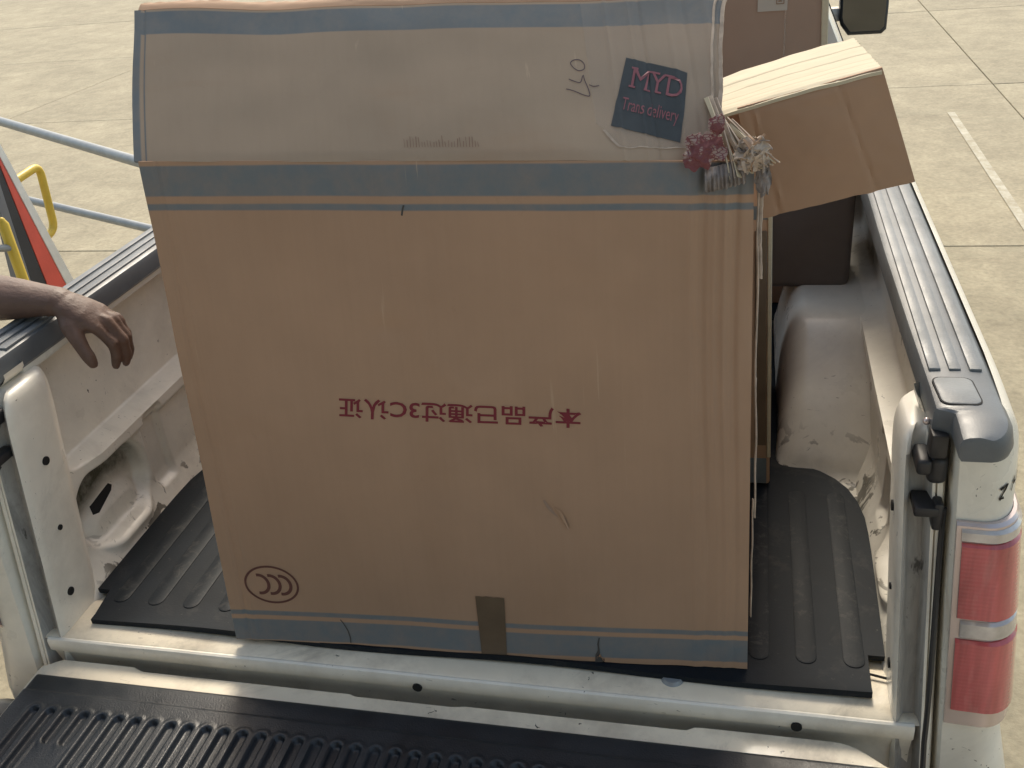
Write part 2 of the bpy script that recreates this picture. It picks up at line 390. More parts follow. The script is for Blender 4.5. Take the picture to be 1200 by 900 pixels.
# side walls as pressed sheets
def rr_mask(y, z, y0, y1, z0, z1, r, w):
    """smooth rounded-rectangle mask, 1 inside"""
    cy, cz = (y0 + y1) / 2, (z0 + z1) / 2
    qy, qz = abs(y - cy) - (y1 - y0) / 2 + r, abs(z - cz) - (z1 - z0) / 2 + r
    d = math.hypot(max(qy, 0), max(qz, 0)) + min(max(qy, qz), 0) - r
    return sst(w, -w, d)
def wall_x(y, z):
    x = .764 + .034 * sst(-.01, .075, z) ** .8
    up = rr_mask(y - .10 * max(0, z - .25) * -1, z, .190, 1.88, .252, .62, .050, .009)
    x += .040 * up
    x -= .014 * sst(.247, .243, z) * sst(.205, .222, z) * sst(.23, .3, y) * sst(1.9, 1.85, y)
    x += .013 * rr_mask(y, z, .445, .512, .045, .235, .012, .008)
    x += .013 * rr_mask(y, z, 1.52, 1.60, .045, .235, .012, .008)
    a = rr_mask(y, z, .180, .425, .05, .212, .075, .012); x += .036 * a
    x -= .022 * rr_mask(y, z, .215, .395, .03, .118, .05, .02)
    x -= .035 * sst(.49, .53, z)
    return x + .0012 * noise.noise((y * 5, z * 7, 2))
ys = frange(.10, .70, 170) + frange(.72, BEDL, 60)
zs = frange(-.012, .30, 120) + frange(.308, .535, 26)
for s in (-1, 1):
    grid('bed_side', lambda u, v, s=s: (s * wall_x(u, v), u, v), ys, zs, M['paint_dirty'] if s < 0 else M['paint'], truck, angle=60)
    # slot in the arched pressing
    v = [(s * (wall_x(y, z) - .0012), y, z) for y, z in ((.245, .112), (.253, .127), (.330, .134), (.335, .127), (.323, .121), (.258, .109))]
    v2 = [(x + s * .035, y, z) for x, y, z in v]
    loft('drain_slot', [v, v2], M['darkhole'], truck)
# front bulkhead of the bed
grid('bulkhead', lambda u, v: (u, BEDL - .01 - .014 * (1 if int((u + 2) * 12) % 2 else 0), v), frange(-.82, .82, 80), frange(-.01, .54, 4), M['paint'], truck)
# wheel arches: domed housings
def arch_h(x, y):
    t = max(0.0, min(1.0, (y - .665 + .05 * (x - .70)) / .375))
    sy = (t * (1.55 - .55 * t) if t < .62 else lerp(t * (1.55 - .55 * t), 1.0, sst(.62, 1.0, t))) * sst(1.56, 1.28, y)
    sy = min(1.0, sy) * sst(0.0, .10, t) ** .5
    foot = .604 - .008 * sst(.9, .7, y)
    q = max(0.0, min(1.0, (x - foot) / .062))
    return .252 * sy * math.sqrt(max(0.0, 1 - (1 - q) ** 2)) ** .8 + .0012 * noise.noise((x * 8, y * 6, 4))
xs_a = [.594, .5975] + [.598 + .070 * (1 - math.cos(i / 14 * math.pi / 2)) for i in range(1, 15)] + frange(.70, .845, 12)
for s in (-1, 1):
    grid('wheel_arch', lambda u, v, s=s: (s * u, v, arch_h(u, v) - .006), xs_a, frange(.60, 1.58, 70), M['paint'], truck, angle=70)
# corner posts
def post_ring(s, z, top):
    sh = .058 * z; ly = .10 * z; r = top
    P = [(.812, .17), (.790, .15), (.774, .128), (.767, .108), (.766, .022), (.7675, .009), (.772, .002), (.777, .004), (.7805, .014), (.785, .021), (.801, .023), (.8045, .016), (.8075, -.001), (.8085, -.0035), (.8125, -.004), (.8133, .003), (.8145, .003), (.8152, -.004), (.822, -.005), (.826, .003), (.832, .035), (.86, .06), (.86, .17)]
    out = []
    for x, y in P:
        x2 = lerp(x, .815, r * .55) ; y2 = lerp(y, .09, r * .65)
        out.append((s * (x2 - sh), y2 + ly, z))
    return out
for s in (-1, 1):
    lev = [(-.165, 0), (-.10, 0), (-.02, 0), (.05, 0), (.15, 0), (.25, 0), (.35, 0), (.43, 0), (.455, .02), (.475, .07), (.490, .16), (.501, .30), (.507, .5)]
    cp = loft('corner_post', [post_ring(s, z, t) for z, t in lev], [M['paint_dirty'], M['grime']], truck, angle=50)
    nn_ = len(post_ring(s, 0, 0))
    for pi_, pl in enumerate(cp.data.polygons):
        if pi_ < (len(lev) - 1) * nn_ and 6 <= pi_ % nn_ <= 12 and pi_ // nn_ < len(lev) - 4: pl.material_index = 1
    for y, z, r in ((.080, .352, .0085), (.070, .210, .0055), (.052, .072, .0085)):
        bm = bmesh.new(); bmesh.ops.create_cone(bm, cap_ends=True, segments=16, radius1=r, radius2=r, depth=.004)
        bmesh.ops.transform(bm, matrix=Matrix.Translation((s * (.7655 - .058 * z), y + .06 * z, z)) @ Matrix.Rotation(math.pi / 2, 4, 'Y') , verts=bm.verts)
        bmobj('bolt_hole', bm, M['darkhole'], cp)
    # tailgate latch striker and lower stop on the rear face
    bm = bmesh.new()
    add_box(bm, (s * .756 if s > 0 else -.776, .020, .462), (.776 if s > 0 else -.756, .070, .487), .006, 3)
    add_box(bm, (.772 if s > 0 else -.799, .026, .443), (.799 if s > 0 else -.772, .066, .488), .010, 3)
    bmobj('latch_striker', bm, M['black'], cp)
    bm = bmesh.new()
    add_box(bm, (.759 if s > 0 else -.792, .014, .396), (.792 if s > 0 else -.759, .060, .412), .003, 2)
    add_box(bm, (.785 if s > 0 else -.798, .016, .372), (.798 if s > 0 else -.785, .06, .418), .004, 2)
    bmobj('tailgate_stop', bm, M['black'], cp)
# outer quarter panels
def flank(z):
    T = [(-.56, .935), (-.4, .962), (-.136, .960), (-.02, .935), (.2, .916), (.36, .899), (.48, .893), (.52, .888), (.545, .876), (.556, .862)]
    for (a, b), (c, d) in zip(T, T[1:]):
        if z <= c: return lerp(b, d, max(0, (z - a) / (c - a)))
    return T[-1][1]
def quarter_plan(s, z, off=0.0, yend=BEDL, n=8):
    xl = (.834 if s > 0 or off == 0 else .895) - .062 * z; xf = flank(z) + off * .7; yr = -.012 + .05 * z - off
    P = [(xl, yr + .05), (xl, yr + .006), (xl + .004, yr)]
    P += [(lerp(xl, xf - .05, q), yr - .003 * q) for q in (.35, .7, 1)]
    for i in range(1, n + 1):
        a = i / n * math.pi / 2
        P.append((xf - .05 + .05 * math.sin(a), yr - .003 + .065 * (1 - math.cos(a))))
    P += [(xf + .002, yr + .12), (xf + .004, yr + .2)]
    if yend > .4: P += [(xf + .004, y) for y in frange(.30, yend, 34)]
    return [(s * x, y, z) for x, y in P]
for s in (-1, 1):
    zs_ = frange(-.56, .46, 34) + [.49, .51, .525, .536, .545, .552, .556]
    rows = [quarter_plan(s, z) for z in zs_]
    n = len(rows[0]); v = [Vector(p) for r in rows for p in r]
    WC = (1.075, -.47); WR = .43
    f = []
    for i in range(len(rows) - 1):
        for j in range(n - 1):
            q = (i * n + j, i * n + j + 1, (i + 1) * n + j + 1, (i + 1) * n + j)
            c = sum((v[a] for a in q), Vector()) / 4
            if abs(c.x) > .9 and math.hypot(c.y - WC[0], c.z - WC[1]) < WR: continue
            f.append(q)
    for p in v:
        d = math.hypot(p.y - WC[0], p.z - WC[1])
        if abs(p.x) > .9 and p.y > .3 and abs(d - WR) < .032 and d > .01:
            p.y = WC[0] + (p.y - WC[0]) * WR / d; p.z = WC[1] + (p.z - WC[1]) * WR / d
    pyd('rear_quarter', v, f, M['paint'], truck, True, 40)
    # tail lamp: stack of lenses on the corner
    lamp = empty('taillight', (s * .87, 0, .2)); attach(lamp, truck); lamp.matrix_parent_inverse = Matrix.Identity(4); lamp.location = (s * .87, -2, .2 - GZ)
    def seg(name, z0, z1, o0, o1, m, yend=.17, inset=.0):
        rings = []
        zz = [z0, z0 + .004] + frange(z0 + .02, z1 - .02, 3) + [z1 - .004, z1] if z1 - z0 > .06 else [z0, z0 + .004, (z0 + z1) / 2, z1 - .004, z1]
        for z in zz:
            e = o1 - (.004 if z in (z0, z1) else 0)
            xl = .834 - .062 * z
            outer = [Vector(p) for p in quarter_plan(s, z, e, 0)][2:]
            inner = [Vector(p) for p in quarter_plan(s, z, o0, 0)][2:]
            if inset: outer[0].x += s * inset; inner[0].x += s * inset
            rings.append(outer + inner[::-1])
        return loft(name, rings, m, lamp, angle=30)
    seg('lamp_housing', .028, .402, .001, .010, M['chrome'])
    seg('lens_surround', .372, .394, .009, .0145, M['clear'], inset=.006)
    seg('red_lens', .238, .371, .009, .0160, M['lens'], inset=.007)
    seg('reverse_lens', .203, .235, .009, .0150, M['clear'], inset=.012)
    seg('red_lens', .062, .200, .009, .0160, M['lens'], inset=.007)
# rail caps
def cap_xi(y):
    return lerp(.794, .772, sst(.028, .042, y)) if y < .1 else lerp(.772, .765, sst(.1, .5, y))
for s in (-1, 1):
    rings = []
    for y in [-.032, -.030, -.027, -.022, -.015, -.006, .005, .015, .022, .028, .031, .035, .039, .042, .055, .07, .1, .3, .6, 1.0, 1.5, BEDL]:
        xi, xo = cap_xi(y), .864
        if y < .022: xo -= .036 * (1 - math.sqrt(max(0, 1 - min(1, (.022 - y) / .0542) ** 2)))
        zt = .5625 - .0035 * sst(.02, -.03, y) - (.005 if y == -.032 else 0)
        zb = (.516 - .014 * sst(.10, .055, y) * sst(.035, .06, y)) if y > .04 else lerp(.524, .514, sst(.028, .042, y))
        rings.append([(s * x, y, z) for x, z in ((xi + .004, zb), (xi, zb + .006), (xi, zt - .010), (xi + .003, zt - .003), (xi + .010, zt), (lerp(xi, xo, .5), zt + .0012), (xo - .016, zt), (xo - .006, zt - .003), (xo + .001, zt - .011), (xo + .005, zb + .008), (xo + .003, zb))])
    cap = loft('rail_cap', rings, M['rail'], truck, angle=28)
    for xa, xb in ((.7785, .7945), (.8055, .8215), (.8330, .8495)):
        bm = bmesh.new(); add_box(bm, (min(s * xa, s * xb), .143, .561), (max(s * xa, s * xb), BEDL - .04, .5668), .0015, 2)
        bmobj('tread_strip', bm, M['tread'], cap)
    def rrect(x0, x1, y0, y1, r, z, sk=.004):
        P = []
        for cx, cy, a0 in ((x1 - r, y1 - r, 0), (x0 + r, y1 - r, 90), (x0 + r, y0 + r, 180), (x1 - r, y0 + r, 270)):
            for i in range(6):
                a = math.radians(a0 + i * 18); x = cx + r * math.cos(a); y = cy + r * math.sin(a)
                P.append((s * (x - sk * (y - y0) / (y1 - y0)), y, z))
        return P
    loft('cap_panel_groove', [rrect(.7815, .8355, .046, .122, .013, .5605), rrect(.7815, .8355, .046, .122, .013, .5643)], M['darkhole'], cap)
    loft('cap_panel', [rrect(.7835, .8335, .048, .120, .012, .561), rrect(.7835, .8335, .048, .120, .012, .5648), rrect(.785, .832, .0495, .1185, .011, .5655)], M['tread'], cap)
    bm = bmesh.new(); add_box(bm, (.770 if s > 0 else -.793, .022, .490), (.793 if s > 0 else -.770, .052, .528), .004, 2)
    bmobj('cap_clip', bm, M['black'], cap)
    bm = bmesh.new(); bmesh.ops.create_uvsphere(bm, u_segments=12, v_segments=8, radius=.0055); bmesh.ops.translate(bm, vec=(s * .768, .060, .528), verts=bm.verts)
    bmobj('cap_screw', bm, M['chrome'], cap)
    # inner shadowed return of the steel rail beneath the cap
    box('steel_rail', (.775 if s > 0 else -.865, .16, .50), (.865 if s > 0 else -.775, BEDL, .5195), M['paint'], truck, .004)
# tailgate, lowered
tg = empty('tailgate', (0, -.02, -.07)); tg.parent = truck; tg.location = (0, -2.02, -.07 - GZ)
def gate_far(x):
    """rear edge of the painted lip, with the shallow steps of the pressing"""
    y = -.013
    y -= .009 * sst(-.612, -.590, x) * sst(.46, .44, x)
    y -= .004 * sst(-.16, -.15, x) * sst(.05, .04, x)
    y -= .045 * sst(.66, .775, x) ** 2 + .02 * sst(-.765, -.80, x)
    return y
rings = []
for x in [-.803, -.80, -.79] + frange(-.78, .765, 120) + [.773, .776]:
    e = .004 if x in (-.803, .776) else 0
    y0 = gate_far(x)
    rings.append([(x, y0 - .002, -.052), (x, y0, -.046 - e), (x, y0 - .004, -.0415 - e), (x, y0 - .012, -.040 - e + .0008 * noise.noise((x * 14, 0, 0))), (x, -.062, -.040 - e), (x, -.09, -.0405 - e), (x, -.56, -.0405 - e), (x, -.566, -.05), (x, -.566, -.095), (x, -.05, -.105), (x, y0 - .01, -.10)])
loft('gate_shell', rings, M['paint_sill'], tg, angle=30)
gro = [(-.735 + i * .0352, i) for i in range(42)]
def liner_z(x, y):
    z = -.0385 + .0055 * sst(-.058, -.068, y) + .003 * sst(-.105, -.098, y) * 0
    z += -.0022 * sst(-.104, -.110, y) * 0 + .0025 * sst(-.102, -.106, y)
    i = int((x + .735 + .0352 / 2) // .0352)
    if 0 <= i < 42:
        cx = -.735 + i * .0352
        y0, y1 = -.142, -.50
        if i in (2, 3): y1 = -.215
        if i >= 18 and i <= 23: pass
        r = .0092
        dx = abs(x - cx)
        if y > y0 - r: d = math.hypot(dx, y - (y0 - r)) - r
        elif y < y1 + r: d = math.hypot(dx, y - (y1 + r)) - r
        else: d = dx - r
        z -= .0085 * sst(.0024, -.0030, d)
        z += .0012 * sst(.008, .003, abs(d - .004))
    return z
xs = frange(-.792, .768, 620)
ysl = [-.0585, -.062, -.066, -.07, -.09] + frange(-.098, -.108, 4) + frange(-.112, -.172, 24) + frange(-.18, -.20, 3) + frange(-.203, -.222, 8) + frange(-.24, -.475, 7) + frange(-.48, -.505, 9) + [-.53, -.55]
grid('gate_liner', lambda u, v: (u, v, liner_z(u, v) - (.004 if v in (-.0585, -.55) or u in (xs[0], xs[-1]) else 0)), xs, ysl, M['liner'], tg, angle=60)
# tailgate support cables
for s in (-1, 1):
    a, b = (Vector((.80, .028, .405)), Vector((.802, -.062, .03))) if s > 0 else (Vector((-.80, .03, .405)), Vector((-.83, -.24, -.03)))
    pts = bez(a, a + Vector((s * .004, -.004, -.14)), b + Vector((0, .02, .14)), b, 14) + ([Vector((.803, -.085, -.04)), Vector((.803, -.12, -.075))] if s > 0 else [])
    tube('tailgate_cable', pts, .0042, M['black'], truck, 8)
# rear bumper
bm = bmesh.new(); add_box(bm, (-.97, -.13, -.38), (.97, -.02, -.15), .03, 3); bmobj('bumper', bm, M['black'], truck)
box('underbody', (-.80, -.0, -.40), (.80, 5.1, -.165), M['darkhole'], truck)
# cab, bonnet
def cab_ring(y, hz=1.0, k_=1.0):
    P = [(.93, -.52), (.965, -.35), (.965, .10), (.955, .27), (.93, .34), (.66, .34 + (.62 * hz)), (.60, .34 + .70 * hz), (.40, .34 + .74 * hz), (0, .34 + .75 * hz)]
    return [(x * k_, y, z) for x, z in P] + [(-x * k_, y, z) for x, z in P[-2::-1]]
cab = loft('cab', [cab_ring(2.05, .98, .985), cab_ring(2.09), cab_ring(3.0), cab_ring(3.5, .98), cab_ring(4.0, .55), cab_ring(4.35, .12), cab_ring(5.2, .05, .98), cab_ring(5.55, -.06, .9)], M['cab_paint'], truck, angle=30)
for s in (-1, 1):
    for y0, y1 in ((2.25, 2.85), (2.92, 3.65)):
        P = [(s * .908, y0, .40), (s * .908, y1 + (.16 if y1 > 3 else 0), .40), (s * .682, y1, .92), (s * .682, y0 + .05, .92)]
        loft('side_window', [P, [(x - s * .02, y, z - .002) for x, y, z in P]], M['glass'], cab)
P = [(-.70, 2.043, .45), (.70, 2.043, .45), (.58, 2.043, .92), (-.58, 2.043, .92)]
loft('rear_window', [P, [(x, y + .03, z) for x, y, z in P]], M['glass'], cab)
for s in (-1, 1):
    mi = empty('door_mirror', (s * 1.0, 3.65, .49)); mi.parent = truck; mi.location = (s * 1.0, 1.65, .49 - GZ)
    def hexa(k_, y):
        P = [(.905, .46), (.912, .435), (.945, .392), (1.085, .392), (1.104, .41), (1.108, .50), (1.108, .66), (1.09, .69), (.93, .69), (.905, .66)]
        cx, cz = 1.005, .54
        return [(s * (cx + (x - cx) * k_), y + .25 * (z - .54), cz + (z - cz) * k_) for x, z in P]
    loft('mirror_housing', [hexa(.94, 3.640), hexa(1.0, 3.645), hexa(1.03, 3.66), hexa(1.0, 3.74), hexa(.7, 3.80)], M['black'], mi)
    loft('mirror_glass', [hexa(.90, 3.634), hexa(.90, 3.642)], M['mirror'], mi)
    box('mirror_arm', (min(s * .80, s * .93), 3.67, .44), (max(s * .80, s * .93), 3.72, .50), M['cab_paint'], mi, .01)
for s in (-1, 1):
    for y in (1.075, 4.75):
        w = empty('wheel', (s * .83, y, -.47)); w.parent = truck; w.location = (s * .83, y - 2, -.47 - GZ)
        prof = [(.20, -.11), (.34, -.12), (.372, -.10), (.38, -.06), (.38, .06), (.372, .10), (.34, .12), (.20, .11)]
        def lathe(prof, n=40, s=s, y=y):
            return [[(s * .83 + s * x, y + r * math.cos(2 * math.pi * i / n), -.47 + r * math.sin(2 * math.pi * i / n)) for i in range(n)] for r, x in prof]
        loft('tyre', lathe(prof), M['tyre'], w, cap=False)
        loft('rim', lathe([(.21, -.10), (.205, .09), (.17, .07), (.08, .08), (.06, .10), (.001, .10)]), M['rim'], w, cap=False)

# small marks and fittings on the body
def q_on(t, z, s=1):
    t -= .13
    P = [Vector(p) for p in quarter_plan(s, z, .0012)][2:16]; f_ = t * (len(P) - 1); i = min(int(f_), len(P) - 2)
    return lerp(P[i], P[i + 1], f_ - i)
for st in ([(.50, .452), (.60, .458)], [(.60, .458), (.50, .436), (.56, .438)], [(.72, .462), (.66, .440)], [(.80, .464), (.75, .444)], [(.69, .452), (.79, .455)], [(.30, .500), (.36, .504)]):
    P = []
    for (a, b), (c, d) in zip(st, st[1:]): P += [(lerp(a, c, q), lerp(b, d, q)) for q in (0, .3, .6, .9)]
    v, f = [], []
    for i, (a, b) in enumerate(P):
        w_ = .0016 * (1 + .5 * math.sin(i * 2.1)); v += [q_on(a, b + w_), q_on(a + .012, b - w_)]
        if i: f.append((2 * i - 2, 2 * i - 1, 2 * i + 1, 2 * i))
    pyd('paint_scratch', v, f, M['darkhole'], truck, False)
bm = bmesh.new(); bmesh.ops.create_cone(bm, cap_ends=True, segments=24, radius1=.020, radius2=.016, depth=.006); bmesh.ops.translate(bm, vec=(.415, .047, .003), verts=bm.verts)
bmobj('floor_bolt', bm, M['steel'], truck)
tube('wire_stub', [(.735, .093, .007), (.768, .086, .006)], .0022, M['darkhole'], truck, 6)

# ------------------------------------------------------------------ rubber bed mat
mat_root = empty('rubber_mat', (0, 1, .004), 'black ribbed rubber mat covering the floor of the truck bed under the cartons', 'bed mat')
out_r = [(.739, .042), (.7395, .06), (.740, .13), (.768, .1302), (.771, .30), (.773, .45), (.770, .52), (.760, .575), (.744, .62), (.72, .655), (.69, .682), (.65, .702), (.625, .718), (.606, .75), (.602, .85), (.602, 1.30), (.60, 1.46), (.76, 1.50), (.76, 1.93)]
NC = 30
top, bot, faces = [], [], []
for w_, y in out_r:
    for i in range(NC + 1):
        x = lerp(-w_ + (.011 if y < .13 else 0), w_, i / NC)
        yy = y + (.0035 * math.sin(x * 8) if y < .05 else 0)
        curl = (.003 * (1 + math.sin(x * 11)) if y < .05 else 0)
        top.append((x, yy, .0125 + curl)); bot.append((x, yy, .0015 + curl * .6))
k_ = len(top); nr = len(out_r); n_ = NC + 1
for j in range(nr - 1):
    for i in range(NC):
        a_ = j * n_ + i; faces += [(a_, a_ + 1, a_ + n_ + 1, a_ + n_), (k_ + a_ + n_, k_ + a_ + n_ + 1, k_ + a_ + 1, k_ + a_)]
rim = list(range(n_)) + [j * n_ + NC for j in range(1, nr)] + [(nr - 1) * n_ + i for i in range(NC - 1, -1, -1)] + [j * n_ for j in range(nr - 2, 0, -1)]
faces += [(rim[i], rim[i - 1], k_ + rim[i - 1], k_ + rim[i]) for i in range(len(rim))]
pyd('mat_sheet', top + bot, faces, M['mat'], mat_root, True, 20)
for i in range(-9, 10):
    cx = .638 + (i - 8) * .0787 if True else 0
    if abs(cx) > .74: continue
    y1 = .60 if cx > .57 or cx < -.57 else 1.85
    w_ = .0175; st_ = []
    for zz, sc in ((.011, 1.0), (.0138, 1.0), (.0146, .84)):
        ring = []
        for k_ in range(9): a = math.pi + math.pi * k_ / 8; ring.append((cx + w_ * sc * math.cos(a), .097 + w_ + w_ * sc * math.sin(a), zz))
        for k_ in range(9): a = math.pi * k_ / 8; ring.append((cx + w_ * sc * math.cos(a), y1 - w_ + w_ * sc * math.sin(a), zz))
        st_.append(ring)
    loft('mat_ridge', st_, M['mat_ridge'], mat_root, angle=50)

# ------------------------------------------------------------------ big carton
big = empty('big_carton', (.07, .25, .012), 'tall leaning cardboard carton with blue bands and upside-down maroon writing', 'carton')
BL, BR = Vector((-.40, .03, .014)), Vector((.54, .07, .014))
SR, SL = Vector((.5261, .1968, .8611)), Vector((-.4139, .1619, .8955))
FL, FR = Vector((-.4661, .3372, 1.0943)), Vector((.4814, .3664, 1.0531))
NM = (BR - BL).cross(SL - BL).normalized()          # faces the viewer (-y)
if NM.y > 0: NM = -NM
NF = (SR - SL).cross(FL - SL).normalized()
if NF.y > 0: NF = -NF
def bil(a, b, c, d, u, v): return a * ((1 - u) * (1 - v)) + b * (u * (1 - v)) + c * (u * v) + d * ((1 - u) * v)
def gauss(x, s): return math.exp(-(x / s) ** 2)
def main_pt(u, v):
    p = bil(BL, BR, SR, SL, u, v)
    h = .010 * math.sin(math.pi * min(1, max(0, u))) * math.sin(math.pi * min(1, max(0, v)))
    h += .007 * noise.noise((u * 2.3, v * 2.1, 4)) + .0022 * noise.noise((u * 7, v * 4, 1)) + .003 * (1 - abs(noise.noise((u * 2.2, v * 1.3, 8))) * 2) ** 6
    for c, w_, a in ((.905, .004, .0016), (.925, .006, -.0040), (.942, .0035, .0022), (.958, .004, .0034), (.975, .005, -.0036), (.028, .004, -.0024), (.045, .004, .001), (.38, .003, .0006)):
        h += a * gauss(u - c - .003 * math.sin(v * 7), w_) * (lerp(.25, 1, sst(.0, .7, v)) if c > .9 else .8)
    h -= .0035 * gauss((u - .672) - .5 * (v - .33) * -1, .010) * gauss(v - .33, .03)            # dent
    h -= .003 * gauss(u - .40, .03) * gauss(v - .70, .02)
    h -= .0025 * gauss(v - 1.0, .008) * math.sin(math.pi * u)
    edge = sst(.985, 1.0, u); h += .004 * edge * noise.noise((v * 9, 3, 2))
    return p + NM * h
def flap_pt(u, v):
    u0 = u; u = u - .046 * max(0, 1 - v) ** .7 * sst(.90, 1.0, u)
    p = bil(SL, SR, FR, FL, u, v)
    h = .0015 * math.sin(math.pi * v) + .004 * noise.noise((u * 2.5, v * 1.5, 9)) + .0025 * noise.noise((u * 6, v * 2.2, 5)) + .0008 * noise.noise((u * 12, v * 4, 1)) - .0022 * gauss(v, .03) * math.sin(math.pi * u)
    for c, w_, a in ((.8618, .003, -.002), (.8092, .0035, .0018), (.845, .0025, .0012), (.905, .004, .0015), (.93, .004, -.0016), (.965, .006, .002), (.018, .003, -.0018), (.25, .004, .0008)):
        h += a * gauss(u - c, w_)
    p = p + NF * h
    p.z += .004 * noise.noise((u * 6, 7, 1)) * v
    p.x -= .009 * (1 - sst(.35, 1.0, v)) * (1 - u) ** 12
    return p
def main_on(u, v, off=.0008):
    e = 1e-3; a = (main_pt(u + e, v) - main_pt(u - e, v)).cross(main_pt(u, v + e) - main_pt(u, v - e)).normalized()
    if a.y > 0: a = -a
    return main_pt(u, v) + a * off
def flap_on(u, v, off=.0008):
    e = 1e-3; a = (flap_pt(u + e, v) - flap_pt(u - e, v)).cross(flap_pt(u, v + e) - flap_pt(u, v - e)).normalized()
    if a.y > 0: a = -a
    return flap_pt(u, v) + a * off
us = sorted(set(frange(0, 1, 120) + frange(.90, 1, 60) + frange(0, .06, 24)))
def ragged(u, v):
    """tears in the lower edge"""
    p = main_pt(u, v)
    if v == 0.0:
        p = p + Vector((0, 0, .018 * gauss(u - .733, .004) + .004 * noise.noise((u * 14, 1, 1)) * .5))
    return p
grid('front_panel', ragged, us, frange(0, 1, 110), M['card_front'], big, thick=-NM * .005)
grid('front_flap', lambda u, v: flap_pt(u, v), sorted(set(frange(0, 1, 110) + frange(.78, 1, 90) + frange(0, .04, 20))), frange(0, 1, 44), M['card_flap'], big, thick=-NF * .005)
# bent-back lip along the flap's free edge
def lip(u, v):
    p = flap_pt(u, 1.0); q = .007 + .009 * abs(noise.noise((u * 13 + v * 2.5, 2, 2))) + .004 * noise.noise((u * 40 + v * 5, 3, 1)) + .006 * sst(.2, .7, u)
    return p + Vector((0, .004 + v * .022, v * q + .003 * math.sin(v * math.pi)))
grid('flap_lip', lip, frange(0.005, .995, 90), frange(0, 1, 5), M['card'], big, thick=(0, .002, -.004))
# other walls
DEP = .40
def wall4(a, b, c, d, name, off, m=M['card']):
    return grid(name, lambda u, v: bil(Vector(a), Vector(b), Vector(c), Vector(d), u, v) + Vector(off).normalized() * .004 * noise.noise((u * 3, v * 3, 5)), frange(0, 1, 10), frange(0, 1, 16), m, big, thick=Vector(off) * .005)
yd = Vector((0, DEP, 0)); i_ = Vector((.007, .006, 0))
wall4(BL + yd + i_, BL + i_, SL + i_, SL + yd + i_, 'side_wall', (1, 0, 0))
j_ = Vector((-.007, .006, 0))
wall4(BR + j_, BR + yd + j_, SR + yd + j_, SR + j_, 'side_wall', (-1, 0, 0))
wall4(BR + yd, BL + yd, SL + yd, SR + yd, 'back_wall', (0, -1, 0))
wall4(BL + Vector((.01, .01, .002)), BR + Vector((-.01, .01, .002)), BR + yd + Vector((-.01, -.01, .002)), BL + yd + Vector((.01, -.01, .002)), 'bottom_wall', (0, 0, 1))
# side flap: folded over outwards to the right, front part bent down
fo = [Vector((.500, .300, .908)), Vector((.697, .300, .957)), Vector((.757, .300, .792)), Vector((.541, .300, .738))]   # hanging front panel
bk = [Vector((.480, .560, .898)), Vector((.680, .560, .951))]
sf = empty('side_flap', (.6, .4, .85)); sf.parent = big; sf.location = Vector((.6, .4, .85)) - big.location
def sf_top(u, v):
    p = lerp(lerp(Vector((.476, .300, .902)), fo[1], u), lerp(Vector((.452, .56, .8906)), bk[1], u), v)
    g = 0
    for c, w_, a in ((.30, .012, -.0028), (.55, .010, -.0028), (.72, .008, -.0012), (.83, .008, -.0012), (.92, .007, -.0010)):
        g += a * gauss((1 - v) - c + .03 * (u - .5) * (1 if c > .6 else 0), w_)
    p = p + Vector((0, 0, g + .003 * math.sin(u * math.pi) + .0015 * noise.noise((u * 6, v * 6, 3)) - .004 * sst(.06, 0, v) ))
    if u == 1.0: p.x += .003 * noise.noise((v * 40, 4, 1))
    if v == 1.0: p.y += .006 * noise.noise((u * 7, 1, 7))
    return p
def sf_front(u, v):
    p = bil(fo[3], fo[2], fo[1], fo[0], u, v)
    h = .004 * math.sin(u * math.pi) * math.sin(v * math.pi) + .0012 * noise.noise((u * 8, v * 8, 3))
    h += -.002 * gauss(u - .70 - .06 * (1 - v), .012) - .0015 * gauss(u - .12 + .05 * v, .01) + .0015 * gauss(u - .16 + .05 * v, .008)
    p = p + Vector((0, -h + .004 * sst(.94, 1, v), 0))
    if u == 1.0: p.x += .0016 * noise.noise((v * 30, 4, 1))
    if v == 0.0: p.z += .002 * noise.noise((u * 9, 1, 7))
    return p
grid('flap_top', sf_top, frange(0, 1, 40), frange(0, 1, 90), M['card_in'], sf, thick=(0, 0, -.005))
grid('flap_front', sf_front, frange(0, 1, 60), frange(0, 1, 30), M['card'], sf, thick=(0, .005, 0))
loftv = [lerp(fo[0], bk[0], .05), lerp(fo[0], bk[0], .98)]
grid('flap_hinge', lambda u, v: lerp(Vector((.515, lerp(.31, .55, u), .852)), lerp(loftv[0], loftv[1], u), v), frange(0, 1, 8), frange(0, 1, 4), M['card'], sf, thick=(.004, 0, 0))
# ---- printing
def text_verts(body, size, bold=0.0):
    cu_ = bpy.data.curves.new('t', 'FONT'); cu_.body = body; cu_.size = size; cu_.resolution_u = 3; cu_.offset = bold
    o = bpy.data.objects.new('t', cu_); COL.objects.link(o)
    C.view_layer.update()
    dg = C.evaluated_depsgraph_get(); me = bpy.data.meshes.new_from_object(o.evaluated_get(dg))
    v = [tuple(p.co) for p in me.vertices]; f = [tuple(p.vertices) for p in me.polygons]
    bpy.data.objects.remove(o); bpy.data.curves.remove(cu_); bpy.data.meshes.remove(me)
    return v, f
def print_on(name, v, f, fn, m, parent=big):
    """fn maps 2-D (0..1, 0..1) over the text's own extent to a 3-D point"""
    x0, x1 = min(p[0] for p in v), max(p[0] for p in v); y0, y1 = min(p[1] for p in v), max(p[1] for p in v)
    vv = [fn((p[0] - x0) / (x1 - x0), (p[1] - y0) / (y1 - y0)) for p in v]
    return pyd(name, vv, f, m, parent, False, fix=False)
tv, tf = text_verts('本产品已通过3C认证', .1, .0016)
